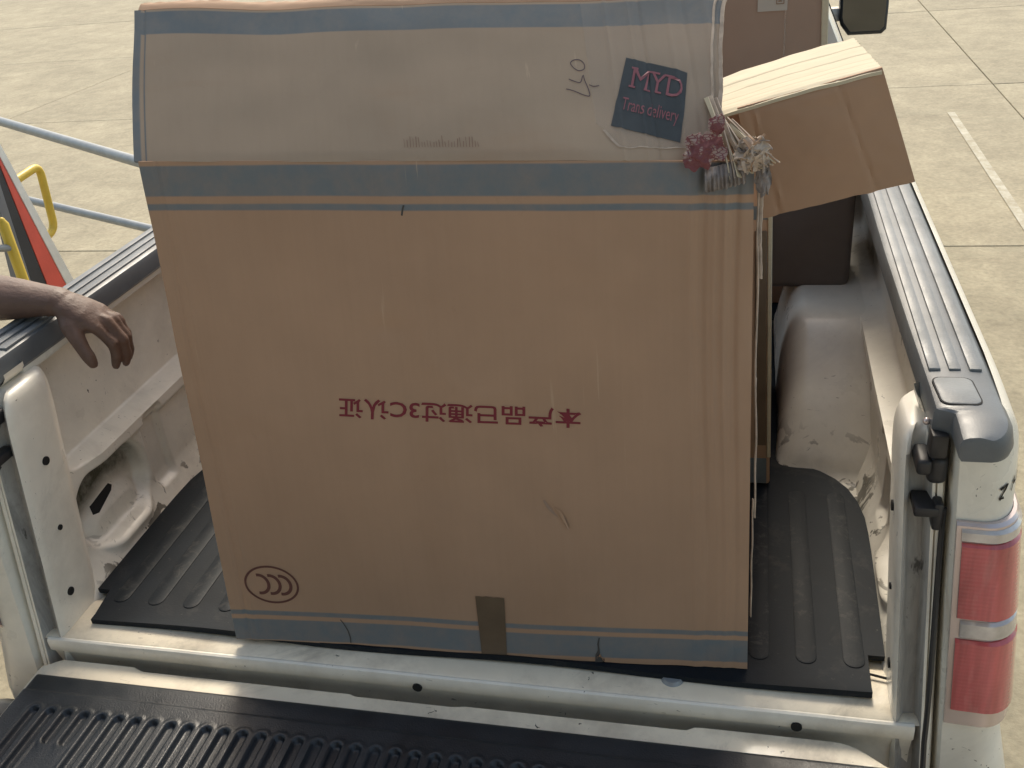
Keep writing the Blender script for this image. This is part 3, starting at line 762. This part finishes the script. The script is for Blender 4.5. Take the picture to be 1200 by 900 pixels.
def t_map(a, b):      # rotated half a turn: a runs right to left, b runs downwards
    top_l, bot_l, top_r, bot_r = (.2974, .5664), (.2918, .5245), (.7232, .5549), (.7214, .5158)
    q = 1 - a
    u = lerp(lerp(top_l[0], top_r[0], q), lerp(bot_l[0], bot_r[0], q), b); w_ = lerp(lerp(top_l[1], top_r[1], q), lerp(bot_l[1], bot_r[1], q), b)
    return main_on(u, w_, .0007)
print_on('printed_writing', tv, tf, t_map, M['ink_red'])
def stroke2(pts, w, fn, name, m, parent=big, closed=False):
    """flat pen stroke through 2-D points (metres, y up), mapped by fn"""
    P = [Vector((x, y)) for x, y in pts]; n = len(P); v = []; f = []
    for i, p in enumerate(P):
        a = P[(i - 1) % n if closed else max(i - 1, 0)]; b = P[(i + 1) % n if closed else min(i + 1, n - 1)]
        t = (b - a).normalized(); q = Vector((-t.y, t.x)); ww = w[i] if isinstance(w, list) else w
        v += [fn(*(p + q * ww / 2)), fn(*(p - q * ww / 2))]
        if i: f.append((2 * i - 2, 2 * i - 1, 2 * i + 1, 2 * i))
    if closed: f.append((2 * n - 2, 2 * n - 1, 1, 0))
    return v, f
def join_strokes(name, parts, m, parent=big):
    v, f = [], []
    for a, b in parts: f += [tuple(i + len(v) for i in q) for q in b]; v += a
    return pyd(name, v, f, m, parent, False, fix=False)
W_, H_ = .94, .89
def ccc(x, y): return main_on(.0984 + x / W_, .1423 + y / H_ - .002, .0007)
parts = [stroke2([(.051 * math.cos(a), .0385 * math.sin(a)) for a in [2 * math.pi * i / 48 for i in range(48)]], .0042, ccc, '', None, closed=True)]
for cx in (-.012, .010, .031):
    parts.append(stroke2([(cx - .012 + .0185 * math.cos(a), .0195 * math.sin(a)) for a in [math.radians(lerp(-100, 100, i / 18)) for i in range(19)]], .0062, ccc, '', None))
join_strokes('certification_mark', parts, M['ink_brown'])
# sticker on the flap
lab = [(.7946, .2072), (.8954, .1073), (.9262, .5165), (.8326, .6231)]
def lab_map(a, b, off=.0012): 
    u = (1 - a) * (1 - b) * lab[0][0] + a * (1 - b) * lab[1][0] + a * b * lab[2][0] + (1 - a) * b * lab[3][0]
    v = (1 - a) * (1 - b) * lab[0][1] + a * (1 - b) * lab[1][1] + a * b * lab[2][1] + (1 - a) * b * lab[3][1]
    return flap_on(u, v, off)
stk = grid('sticker', lambda u, v: lab_map(u, v), frange(0, 1, 100), frange(0, 1, 40), M['label'], big)
tv, tf = text_verts('MYD', .1)
# serif weight: the block letters are given slab feet by strokes
def st_map(x0, x1, y0, y1): return lambda a, b: lab_map(lerp(x0, x1, a), lerp(y0, y1, b), .0023)
print_on('sticker_letters', tv, tf, st_map(.16, .93, .60, .88), M['label_text'], stk)
feet = []
for a, b, y in ((.13, .23, .61), (.36, .46, .61), (.12, .22, .875), (.36, .46, .875), (.54, .62, .61), (.46, .56, .875), (.63, .72, .875), (.72, .79, .61), (.72, .79, .875)):
    feet.append(stroke2([(a, y), (b, y)], .028, lambda x, y_: lab_map(x, y_, .0024), '', None))
tag(join_strokes('sticker_serifs', feet, M['label_text'], stk), kind='stuff')
tv, tf = text_verts('Trans delivery', .1)
print_on('sticker_letters', tv, tf, st_map(.09, .93, .20, .44), M['label_text'], stk)
# marker handwriting, written sideways
def hw(px, py):       # photo-like frame: x right, y down, in units of the stroke block
    return flap_on(.7378 + (px - 667) * .00118, .4461 - (py - 103) * .0052, .0009)
H = [[(663, 105), (672, 107), (685, 112), (693, 113), (692, 104), (689, 95), (688, 88)], [(668, 93), (676, 96), (683, 97), (687, 89)], [(677, 80), (673, 74), (678, 70), (686, 70), (691, 75), (690, 81), (683, 83), (677, 80)], [(694, 100), (700, 102), (707, 101)]]
def smooth_poly(P, n=5):
    out = []
    for i in range(len(P) - 1):
        p0, p1, p2, p3 = P[max(i - 1, 0)], P[i], P[i + 1], P[min(i + 2, len(P) - 1)]
        for k_ in range(n):
            t = k_ / n; out.append(tuple(.5 * ((2 * b) + (-a + c) * t + (2 * a - 5 * b + 4 * c - d) * t * t + (-a + 3 * b - 3 * c + d) * t ** 3) for a, b, c, d in zip(p0, p1, p2, p3)))
    return out + [P[-1]]
join_strokes('marker_writing', [stroke2(smooth_poly(q), 1.15, hw, '', None) for q in H], M['ink_marker'])
fp = []
for i in range(26):
    x = .464 + i * .0048; hgt = R.uniform(.03, .07)
    fp.append(stroke2([(x, .078), (x + R.uniform(-.001, .001), .078 + hgt)], R.uniform(.0008, .0016), lambda a, b: flap_on(a, b, .0006), '', None))
join_strokes('faded_print', fp, M['ink_faint'])
# small pen nicks and tears
nk = [[(.4525, .9252), (.4500, .918), (.4477, .9074)]]
join_strokes('pen_nick', [stroke2(smooth_poly(q), .003, lambda a, b: main_on(a, b, .0006), '', None) for q in nk], M['ink_black'])
tr = [([(.228, .062), (.2336, .052), (.240, .035), (.2425, .018), (.2416, .004)], .0022), ([(.7341, .060), (.731, .045), (.732, .03), (.729, .018), (.7317, .0)], [.0015, .003, .003, .008, .016])]
for q, w_ in tr: join_strokes('edge_tear', [stroke2(q, w_, lambda a, b: main_on(a, b, .0007), '', None)], M['ink_black'])
def gouge(u, v): return main_on(.664 + u * .014 + v * .018, .352 - v * .040 + u * -.008, .001 + .004 * v * math.sin(u * 3.1))
grid('scuffed_peel', lambda u, v: gouge(u * (1 - .3 * v), v), frange(0, 1, 8), frange(0, 1, 8), M['card'], big)
join_strokes('scuff_mark', [stroke2([(.648, .365), (.655, .350), (.663, .338), (.672, .327)], [.004, .006, .004, .001], lambda a, b: main_on(a, b, .0012), '', None), stroke2([(.682, .335), (.686, .322), (.688, .308)], [.001, .003, .001], lambda a, b: main_on(a, b, .0012), '', None)], M['card_dark'])
# tapes
tp = [(.5072, -.002), (.5559, -.002), (.5614, .1418), (.5061, .1421)]
def tape_pt(u, v):
    p = [(1 - u) * (1 - v) * a + u * (1 - v) * b + u * v * c + (1 - u) * v * d for a, b, c, d in zip(*tp)]
    return main_on(p[0], p[1] + (.003 * noise.noise((u * 9, 1, 1)) if v == 1 else 0), .0012)
grid('packing_tape', tape_pt, frange(0, 1, 8), frange(0, 1, 16), M['tape'], big)
def ct_pt(u, v):
    uu = lerp(.772, .992, u)
    bot = .0775 + .012 * noise.noise((u * 12, 1, 1)) + .14 * sst(.16, 0, u) + .02 * sst(.7, 1, u)
    return flap_on(uu, lerp(bot, .99, v), .0006)
grid('clear_tape', ct_pt, frange(0, 1, 60), frange(0, 1, 30), M['cleartape'], big)
edge_pts = [(lerp(.772, .992, u), .0775 + .012 * noise.noise((u * 12, 1, 1)) + .14 * sst(.16, 0, u) + .02 * sst(.7, 1, u)) for u in frange(0, 1, 60)]
join_strokes('torn_tape_edge', [stroke2(edge_pts[3:46], [.005 + .006 * abs(noise.noise((i * .6, 2, 2))) for i in range(43)], lambda a, b: flap_on(a, b, .0012), '', None)], M['torn'])
# ragged right-hand cut edge of the front panel, with pale torn flutes
def ribbon(name, pts, wv, m, parent, th=.0015):
    """thin bent strip: pts centre line, wv width vectors"""
    v = []; f = []
    pts = [Vector(p) for p in pts]; n = len(pts)
    for i, p in enumerate(pts):
        t = (pts[min(i + 1, n - 1)] - pts[max(i - 1, 0)]).normalized(); w_ = Vector(wv[i]) if isinstance(wv, list) else Vector(wv); nn = t.cross(w_).normalized() * th
        v += [p - w_, p + w_, p + w_ + nn, p - w_ + nn]
    for i in range(n - 1):
        for j in range(4): a, b = 4 * i + j, 4 * i + (j + 1) % 4; f.append((a, b, b + 4, a + 4))
    f += [(0, 1, 2, 3), tuple(4 * (n - 1) + j for j in range(4))]
    return pyd(name, v, f, m, parent, True, 50)
for v0, v1, off, wid in ((.12, .38, .004, .0008), (.34, .62, .007, .0009), (.60, .95, .006, .0009), (.80, .99, .010, .002)):
    pts = [main_pt(1.0, v) + Vector((off + .003 * noise.noise((v * 11, v0, 1)), .004, 0)) for v in frange(v0, v1, 26)]
    ribbon('torn_edge', pts, [Vector((wid * (1 + .7 * noise.noise((i * .8, v0, 3))), -.0015, 0)) for i in range(27)], M['torn'], big)
# torn corner: frayed strips fanned from flap to panel, crumpled red liner and grey paper
for i in range(14):
    t = i / 13
    a = flap_pt(.972 + .028 * t, lerp(.40, .20, t) + R.uniform(-.05, .05)) + Vector((.012 * t, -.003 - R.uniform(0, .005), 0))
    b = main_pt(.965 + .06 * t, .975) + Vector((.010 * t + R.uniform(-.003, .003), -.010 - R.uniform(0, .014), lerp(-.002, .026, t)))
    m_ = (a + b) / 2 + Vector((R.uniform(-.006, .008), -.010 - R.uniform(0, .014), R.uniform(-.006, .008)))
    pts = bez(a, lerp(a, m_, .7), lerp(b, m_, .7), b, 12)
    tw = .5 + .35 * math.sin(i * 2.4); wd = R.uniform(.0026, .0050)
    ribbon('torn_strip', pts, [Vector((wd * math.cos(tw + k_ * .12), -wd * .8 * math.sin(tw + k_ * .12) - .0006, wd * .4)) for k_ in range(13)], M['torn'] if i % 3 else M['card_in'], big, .0016)
for uu, wd in ((.998, .0026), (.984, .0016)):
    pts = [flap_on(uu + .002 * noise.noise((v * 8, uu, 1)), v, .0015) for v in frange(.30, 1.0, 24)]
    ribbon('torn_edge', pts, [Vector((wd * (1 + .5 * noise.noise((i * .7, uu, 3))), -.001, 0)) for i in range(25)], M['torn'], big, .0022)
c0 = main_pt(.985, .99) + Vector((.014, -.018, .022))
for i in range(44):      # curled shreds of liner paper
    an = R.uniform(0, 2 * math.pi); rr_ = R.uniform(.003, .021)
    p = c0 + Vector((rr_ * math.cos(an) * 1.1, R.uniform(-.012, .008), rr_ * math.sin(an)))
    d = Vector((math.cos(an + R.uniform(-.9, .9)), R.uniform(-.7, .3), math.sin(an + R.uniform(-.9, .9)))).normalized(); L_ = R.uniform(.008, .016)
    cv = Vector((R.uniform(-1, 1), R.uniform(-1, .2), R.uniform(-1, 1))) * .010
    pts = bez(p - d * L_ * .5, p - d * L_ * .2 + cv, p + d * L_ * .2 + cv, p + d * L_ * .5 - cv * .5, 8)
    side_ = d.cross(Vector((R.uniform(-1, 1), R.uniform(-1, 1), R.uniform(-1, 1)))).normalized(); wd = R.uniform(.0022, .0050)
    ribbon('torn_shred', pts, [side_ * wd * (1 - .5 * abs(k_ - 4) / 4) for k_ in range(9)], (M['torn'], M['torn'], M['card'], M['torn_grey'])[i % 4], big, .0009)
def crumple(name, c, ax, ay, nrm, amp, fr, seed, m, n=40, pleat=0.0):
    """a torn sheet with ridged folds"""
    c, ax, ay, nrm = map(Vector, (c, ax, ay, nrm))
    def fn(u, v):
        a, b = u * 2 - 1, v * 2 - 1
        a2, b2 = a * math.sqrt(max(0, 1 - b * b / 2)), b * math.sqrt(max(0, 1 - a * a / 2))
        rr = 1 + (.30 * noise.noise((math.atan2(b, a) * 2.2, seed, 0)) + .14 * noise.noise((math.atan2(b, a) * 6.5, seed, 2))) * max(abs(a), abs(b)) ** 2
        r1 = 1 - 2 * abs(noise.noise((a2 * fr + seed, b2 * fr * .8, seed)))
        r2 = 1 - 2 * abs(noise.noise((a2 * fr * 2.1 + 5, b2 * fr * 1.9 + seed, seed + 4)))
        h = amp * (r1 * .8 + r2 * .35) + amp * 1.1 * (1 - min(1, math.hypot(a, b)) ** 2) + pleat * math.sin(a2 * 17 + b2 * 2 + seed)
        return c + (ax * a2 + ay * b2) * rr + nrm * h + ax * .22 * noise.noise((a2 * fr, seed + 9, b2 * fr)) + ay * .22 * noise.noise((b2 * fr, seed + 3, a2 * fr))
    return grid(name, fn, frange(0, 1, n), frange(0, 1, n), m, big, thick=-nrm * .0015, angle=32)
crumple('torn_liner', main_pt(.926, .992) + Vector((0, -.006, .022)), (.028, .003, .010), (-.006, .009, .022), NM, .0045, 1.7, 3, M['redpaper'], 64)
crumple('torn_liner', main_pt(.945, .992) + Vector((0, -.004, .058)), (.012, .0, .003), (0, .004, .014), NM, .003, 1.5, 9, M['redpaper'], 16)
crumple('crumpled_paper', main_pt(.985, .99) + Vector((.010, -.014, .022)), (.024, -.002, .006), (-.002, .006, .022), NM, .008, 1.7, 21, M['torn'], 48)
crumple('crumpled_paper', main_pt(1.0, .985) + Vector((.012, -.010, -.006)), (.011, -.002, .003), (-.002, .004, .028), NM, .005, 2.0, 57, M['torn_grey'], 30)
def ruffle(u, v):
    p = main_pt(lerp(.928, .988, u), lerp(.945, .985, v)) + Vector((0, -.008, .004 + .014 * u))
    return p + NM * (.0026 * math.sin(u * 62 + v * 2 + 3 * noise.noise((u * 4, v, 1))) * (1 - .4 * v) + .009 * math.sin(math.pi * v) + .005 * noise.noise((u * 7, v * 4, 3))) + Vector((0, 0, .004 * noise.noise((u * 14, 2, 2)) * (1 - v)))
grid('crumpled_ruffle', ruffle, frange(0, 1, 90), frange(0, 1, 10), M['torn_grey'], big, thick=(0, .0015, 0), angle=70)

# ------------------------------------------------------------------ other load
sec = empty('second_carton', (.1, .83, .012), 'upright brown carton right behind the big leaning carton, mostly hidden', 'carton')
X0, X1, Y0, Y1, Z0, Z1 = -.36, .583, .612, 1.06, .018, .70
bm = bmesh.new(); add_box(bm, (X0, Y0, Z0), (X1, Y1, Z1), .006, 2)
for vv in bm.verts: vv.co.x -= .02 * (vv.co.z / .65)
bmobj('carton_body', bm, M['card'], sec)
k = Mat('blue_band_print', BLUE, .7, 0, .2); k.vary(20, .15); M['band'] = k.done()
for z0, z1 in ((.022, .086), (.622, .648)):
    bm = bmesh.new(); add_box(bm, (X0 + .006, Y0 - .0012, z0), (X1 - .007, Y0 + .002, z1))
    for vv in bm.verts: vv.co.x -= .02 * (vv.co.z / .65)
    bmobj('printed_band', bm, M['band'], sec)
bm = bmesh.new(); add_box(bm, (X1 - .0065, Y0 - .003, .09), (X1 + .0015, Y0 + .004, .69), .001, 1)
for vv in bm.verts: vv.co.x -= .02 * (vv.co.z / .65)
bmobj('carton_edge', bm, M['card_in'], sec)
bm = bmesh.new(); add_box(bm, (X1 - .03, Y0 - .0035, .12), (X1 - .008, Y0 + .002, .60), .001, 1)
for vv in bm.verts: vv.co.x -= .02 * (vv.co.z / .65)
bmobj('tape_strip', bm, M['tape'], sec)

M['grime_box'] = Mat('dark_box_lid', (.09, .075, .068), .6).vary(5, .2).done()
case = empty('dark_box', (.66, 1.3, .25), 'dark grey box standing on the right wheel arch, below the drooping cardboard flap', 'box')
bm = bmesh.new(); add_box(bm, (.50, 1.16, .235), (.772, 1.44, .56), .022, 3); bmobj('box_body', bm, Mat('dark_grey_box', (.135, .112, .10), .6).vary(4, .2).done(), case)
bm = bmesh.new(); add_box(bm, (.498, 1.150, .545), (.782, 1.45, .60), .015, 3); bmobj('box_lid', bm, M['grime_box'], case)

tall = empty('labelled_carton', (.35, 1.72, .012), 'brown carton with a small white shipping label, beside the door mirror', 'carton')
bm = bmesh.new(); add_box(bm, (.02, 1.55, .014), (.722, 1.93, 1.16), .008, 2)
for vv in bm.verts: vv.co.x -= .035 * max(0, vv.co.z - .4) * (1 if vv.co.x > .4 else 0)
bmobj('carton_body', bm, M['card_dark'], tall)
bm = bmesh.new(); add_box(bm, (.706, 1.546, .40), (.7235, 1.556, 1.16), .002, 1)
for vv in bm.verts: vv.co.x -= .035 * max(0, vv.co.z - .4)
bmobj('carton_edge', bm, M['card_in'], tall)
lb = box('shipping_label', (.532, 1.5475, .842), (.606, 1.5495, .945), M['paper'], tall)
for zz, a, b in ((.90, .54, .60), (.888, .54, .585), (.875, .54, .575)):
    box('label_print', (a, 1.5462, zz - .002), (b, 1.5474, zz), M['ink_faint'], lb)
bm = bmesh.new()
for lo_, hi_ in (((.578, 1.5462, .858), (.598, 1.5474, .860)), ((.578, 1.5462, .878), (.598, 1.5474, .880)), ((.578, 1.5462, .8602), (.580, 1.5474, .8778)), ((.596, 1.5462, .8602), (.598, 1.5474, .8778)), ((.583, 1.5462, .864), (.592, 1.5474, .867)), ((.586, 1.5462, .8672), (.589, 1.5474, .873))): add_box(bm, lo_, hi_)
bmobj('label_symbol', bm, M['ink_faint'], lb)
box('clear_seal_tape', (.60, 1.5475, .40), (.604, 1.5492, .842), M['cleartape'], tall)

# ------------------------------------------------------------------ left of the truck
hr = empty('handrail', (-2.4, 2.6, GZ), 'galvanised two-bar pipe handrail crossing the yard behind the left bed rail', 'handrail')
u0, u1 = Vector((-3.331, 3.252, .25)), Vector((-2.008, 2.426, .25)); l0, l1 = Vector((-3.145, 3.111, -.15)), Vector((-2.249, 2.703, -.15))
ud, ld = (u1 - u0), (l1 - l0)
tube('top_pipe', [u0 - ud * .8, u0, u1, u1 + ud * .32], .0235, M['steel'], hr, 16)
tube('lower_pipe', [l0 - ld * 1.1, l0, l1, l1 + ld * .55], .0205, M['steel'], hr, 16)
for p in (u0 - ud * .78, u1 + ud * .30):
    tube('rail_post', [Vector((p.x, p.y, .25)), Vector((p.x, p.y, GZ + .002))], .022, M['steel'], hr, 14)
pn = empty('striped_board', (-2.0, 1.75, GZ), 'upright grey and black board with red stripe and white edge beyond the left rail', 'board')
def board(name, ya, yb, yc, yd_, m, x, z0=GZ + .004, z1=.60, th=.03):
    """quad in a plane x=const: bottom (ya..yb) at z=-.02 level line extended, top (yc..yd_)"""
    def at(y_lo, y_hi, z): t = (z + .02) / .48; return lerp(y_lo, y_hi, t)
    P = [(x, at(ya, yc, z0), z0), (x, at(yb, yd_, z0), z0), (x, at(yb, yd_, z1), z1), (x, at(ya, yc, z1), z1)]
    return loft(name, [P, [(q[0] - th, q[1] + .004, q[2]) for q in P]], m, pn)
board('grey_face', 1.53, 1.602, 1.60, 1.625, M['greypanel'], -2.0, GZ + .004, .56)
board('black_face', 1.604, 1.675, 1.6255, 1.650, M['blackpanel'], -2.0, GZ + .004, .56)
board('red_stripe', 1.677, 1.766, 1.652, 1.668, M['red'], -1.998, GZ + .004, .56)
board('white_edge', 1.768, 1.812, 1.670, 1.700, M['white'], -1.996, GZ + .004, .56)
hb = empty('hoop_barrier', (-2.4, 2.3, GZ), 'yellow bent-pipe hoop barrier standing behind the striped board', 'barrier')

def rounded(P, r, n=5):
    P = [Vector(p) for p in P]; out = [P[0]]
    for a, b, c in zip(P, P[1:], P[2:]):
        i_, o_ = b + (a - b).normalized() * r, b + (c - b).normalized() * r
        for k_ in range(n + 1):
            t = k_ / n; out.append(i_ * (1 - t) ** 2 + b * 2 * t * (1 - t) + o_ * t * t)
    return out + [P[-1]]
tube('hoop_pipe', rounded([(-2.3, 1.92, GZ + .004), (-2.3, 1.92, .285), (-2.3, 2.195, .312), (-2.3, 2.165, .045), (-2.3, 1.93, .02)], .045), .0165, M['yellow'], hb, 12)
tube('barrier_post', [(-1.9, 1.457, GZ + .004), (-1.9, 1.463, .325), (-1.9, 1.463, .338)], [.018, .018, .011], M['yellow'], hb, 14, True)
tube('cross_pipe', [(-1.9, 1.45, .246), (-1.93, 1.10, .37)], .012, M['steel'], hb, 10)

# ------------------------------------------------------------------ person
pers = empty('person', (-1.36, .10, GZ), 'person resting a bare forearm over the left bed rail, hand hanging down', 'person')
def tube_bm(bm, pts, rad, n=14, side=None):
    rr = tube_rings(pts, rad, n, side, True); v, f = rings_mesh(rr, True, True)
    vs = [bm.verts.new(p) for p in v]
    for q in f: bm.faces.new([vs[i] for i in q])
def fuse(name, builder, voxel, m, parent, smooth_it=6, fac=.5):
    bm = bmesh.new(); builder(bm); bmesh.ops.recalc_face_normals(bm, faces=bm.faces)
    me = bpy.data.meshes.new(name + '_src'); bm.to_mesh(me); bm.free()
    o = bpy.data.objects.new(name + '_src', me); COL.objects.link(o)
    md = o.modifiers.new('r', 'REMESH'); md.mode = 'VOXEL'; md.voxel_size = voxel; md.adaptivity = 0
    if smooth_it:
        ms = o.modifiers.new('s', 'SMOOTH'); ms.factor = fac; ms.iterations = smooth_it
    C.view_layer.update(); dg = C.evaluated_depsgraph_get()
    me2 = bpy.data.meshes.new_from_object(o.evaluated_get(dg)); me2.name = name
    bpy.data.objects.remove(o); bpy.data.meshes.remove(me)
    return link(name, me2, m, parent, True, 180)
WR_ = Vector((-.738, .270, .603))
def body(bm):
    B = lambda x, y, z: Vector((x, y, z))
    # left arm: shoulder, elbow, wrist (lies over the rail)
    tube_bm(bm, [B(-1.31, .285, .58), B(-1.22, .300, .612), B(-1.10, .295, .612), B(-1.02, .287, .606), B(-.97, .283, .604), B(-.90, .279, .604), B(-.83, .275, .603), B(-.775, .272, .602), B(-.745, .271, .600)],
            [.060, .052, .048, .046, (.050, .052), (.046, .050), (.037, .043), (.0285, .035), (.026, .033)], 20)
    # palm: wide across, thin through
    side = Vector((.05, 1, .02))
    K = [Vector((-.672, .258, .552)), Vector((-.663, .281, .555)), Vector((-.664, .303, .550)), Vector((-.670, .323, .541))]
    tube_bm(bm, [B(-.748, .271, .600), B(-.725, .271, .592), B(-.700, .275, .576), B(-.682, .283, .560), B(-.673, .288, .549)],
            [(.029, .023), (.035, .021), (.040, .019), (.042, .0165), (.039, .012)], 20, side)
    for i, k_ in enumerate(K): tube_bm(bm, [WR_ + (k_ - WR_) * .35 + Vector((0, 0, .002)), k_ + Vector((0, 0, .0)), k_ + Vector((.004, 0, -.006))], [.009, .0118, .010], 10)
    # fingers: relaxed, bending progressively downwards
    L = ((.042, .026, .022), (.046, .029, .022), (.042, .027, .021), (.033, .020, .019))
    A = ((58, 92, 112), (62, 94, 112), (66, 96, 114), (70, 98, 116))
    rads = (.0108, .0104, .0098, .0086)
    for i in range(4):
        p = K[i]; pts = [p]; yaw = (.16, .10, .02, -.08)[i]
        for ln, an in zip(L[i], A[i]):
            a = math.radians(an); d = Vector((math.cos(a), max(.05, math.cos(a)) * yaw, -math.sin(a)))
            pts += [pts[-1] + d * ln * .5, pts[-1] + d * ln]
        r_ = rads[i]
        tube_bm(bm, pts, [r_ * 1.12, r_ * .98, r_ * 1.08, r_ * .92, r_ * .98, r_ * .92, r_ * .78], 12)
    # thumb from the side of the palm near the wrist, hanging down
    tube_bm(bm, [B(-.728, .258, .584), B(-.710, .240, .562), B(-.695, .228, .541), B(-.684, .222, .522), B(-.677, .220, .509), B(-.673, .220, .496)],
            [.018, .0195, .0150, .0128, .0128, .0100], 14)
    tube_bm(bm, [B(-.712, .248, .566), B(-.690, .258, .550)], [.014, .010], 10)
    # right arm hanging
    tube_bm(bm, [B(-1.36, -.17, .56), B(-1.37, -.20, .42), B(-1.36, -.215, .28), B(-1.33, -.215, .15), B(-1.30, -.21, .03)], [.058, .048, .042, .036, .027], 16)
    tube_bm(bm, [B(-1.30, -.21, .03), B(-1.288, -.206, -.03), B(-1.282, -.204, -.07)], [(.026, .02), (.036, .014), (.036, .012)], 14, (1, .2, 0))
    for i in range(4):
        q = B(-1.312 + i * .020, -.204, -.075); tube_bm(bm, [q, q + Vector((.004, .006, -.035)), q + Vector((.002, .016, -.065 - .006 * (i in (1, 2)))) ], [.009, .0085, .007], 10)
    tube_bm(bm, [B(-1.275, -.205, 0), B(-1.250, -.198, -.035), B(-1.245, -.19, -.065)], [.013, .011, .008], 10)
    # torso, neck
    tube_bm(bm, [B(-1.38, .05, -.02), B(-1.375, .05, .10), B(-1.37, .055, .25), B(-1.365, .06, .42), B(-1.365, .06, .54), B(-1.37, .06, .60)],
            [(.155, .115), (.145, .105), (.155, .115), (.175, .125), (.17, .105), (.10, .08)], 24, (0, 1, 0))
    tube_bm(bm, [B(-1.37, .22, .56), B(-1.38, .05, .60), B(-1.37, -.13, .55)], [.06, .065, .06], 14)
    tube_bm(bm, [B(-1.375, .06, .58), B(-1.36, .06, .70)], [.058, .055], 16)
    # head with face
    tube_bm(bm, [B(-1.335, .06, .685), B(-1.34, .06, .72), B(-1.352, .06, .78), B(-1.36, .06, .84), B(-1.362, .06, .875)], [(.045, .05), (.062, .075), (.074, .092), (.076, .095), (.062, .075)], 20, (0, 1, 0))
    tube_bm(bm, [B(-1.268, .06, .80), B(-1.250, .06, .772), B(-1.254, .06, .762)], [.009, .014, .011], 10)
    tube_bm(bm, [B(-1.262, .04, .735), B(-1.256, .06, .736), B(-1.262, .08, .735)], [.007, .009, .007], 10)
    tube_bm(bm, [B(-1.30, .06, .685), B(-1.275, .06, .695)], [.02, .018], 10)
    for s in (-1, 1):
        tube_bm(bm, [B(-1.36, .06 + s * .078, .75), B(-1.365, .06 + s * .085, .785)], [(.018, .008), (.02, .009)], 10, (1, 0, 0))
        tube_bm(bm, [B(-1.275, .06 + s * .05, .808), B(-1.268, .06 + s * .02, .806)], [.009, .009], 8)
        # legs and feet
        tube_bm(bm, [B(-1.38, .05 + s * .09, -.02), B(-1.375, .05 + s * .10, -.22), B(-1.365, .05 + s * .105, -.42), B(-1.375, .05 + s * .11, -.60), B(-1.385, .05 + s * .11, -.78)], [.095, .08, .058, .055, .038], 18)
        tube_bm(bm, [B(-1.41, .05 + s * .11, -.805), B(-1.33, .05 + s * .115, -.812), B(-1.22, .05 + s * .125, -.828)], [(.035, .036), (.045, .034), (.036, .02)], 14, (0, 1, 0))
skin = fuse('body', body, .0034, M['skin'], pers, 4, .5)
def shirt(bm):
    B = lambda x, y, z: Vector((x, y, z))
    tube_bm(bm, [B(-1.38, .05, -.06), B(-1.375, .05, .10), B(-1.37, .055, .25), B(-1.365, .06, .42), B(-1.365, .06, .55), B(-1.37, .06, .595)],
            [(.172, .130), (.160, .120), (.168, .130), (.188, .138), (.182, .118), (.115, .095)], 24, (0, 1, 0))
    tube_bm(bm, [B(-1.37, .22, .56), B(-1.38, .05, .60), B(-1.37, -.13, .55)], [.075, .075, .075], 14)
    tube_bm(bm, [B(-1.33, .27, .58), B(-1.22, .300, .612), B(-1.14, .296, .616)], [.074, .068, .066], 14)
    tube_bm(bm, [B(-1.36, -.17, .56), B(-1.37, -.20, .42), B(-1.365, -.21, .36)], [.073, .065, .064], 14)
fuse('shirt', shirt, .008, M['shirt'], pers)
def jeans(bm):
    for s in (-1, 1):
        tube_bm(bm, [Vector((-1.38, .05 + s * .085, .02)), Vector((-1.375, .05 + s * .10, -.22)), Vector((-1.365, .05 + s * .105, -.42)), Vector((-1.375, .05 + s * .11, -.60)), Vector((-1.385, .05 + s * .11, -.775))], [.105, .094, .074, .07, .062], 18)
    tube_bm(bm, [Vector((-1.38, .05, -.08)), Vector((-1.378, .05, .03))], [(.168, .125), (.158, .118)], 20, (0, 1, 0))
fuse('trousers', jeans, .008, M['jeans'], pers)
def hair(bm):
    tube_bm(bm, [Vector((-1.375, .06, .80)), Vector((-1.372, .06, .85)), Vector((-1.368, .06, .888))], [(.080, .088), (.082, .098), (.066, .078)], 18, (0, 1, 0))
fuse('hair', hair, .006, M['hair'], pers)
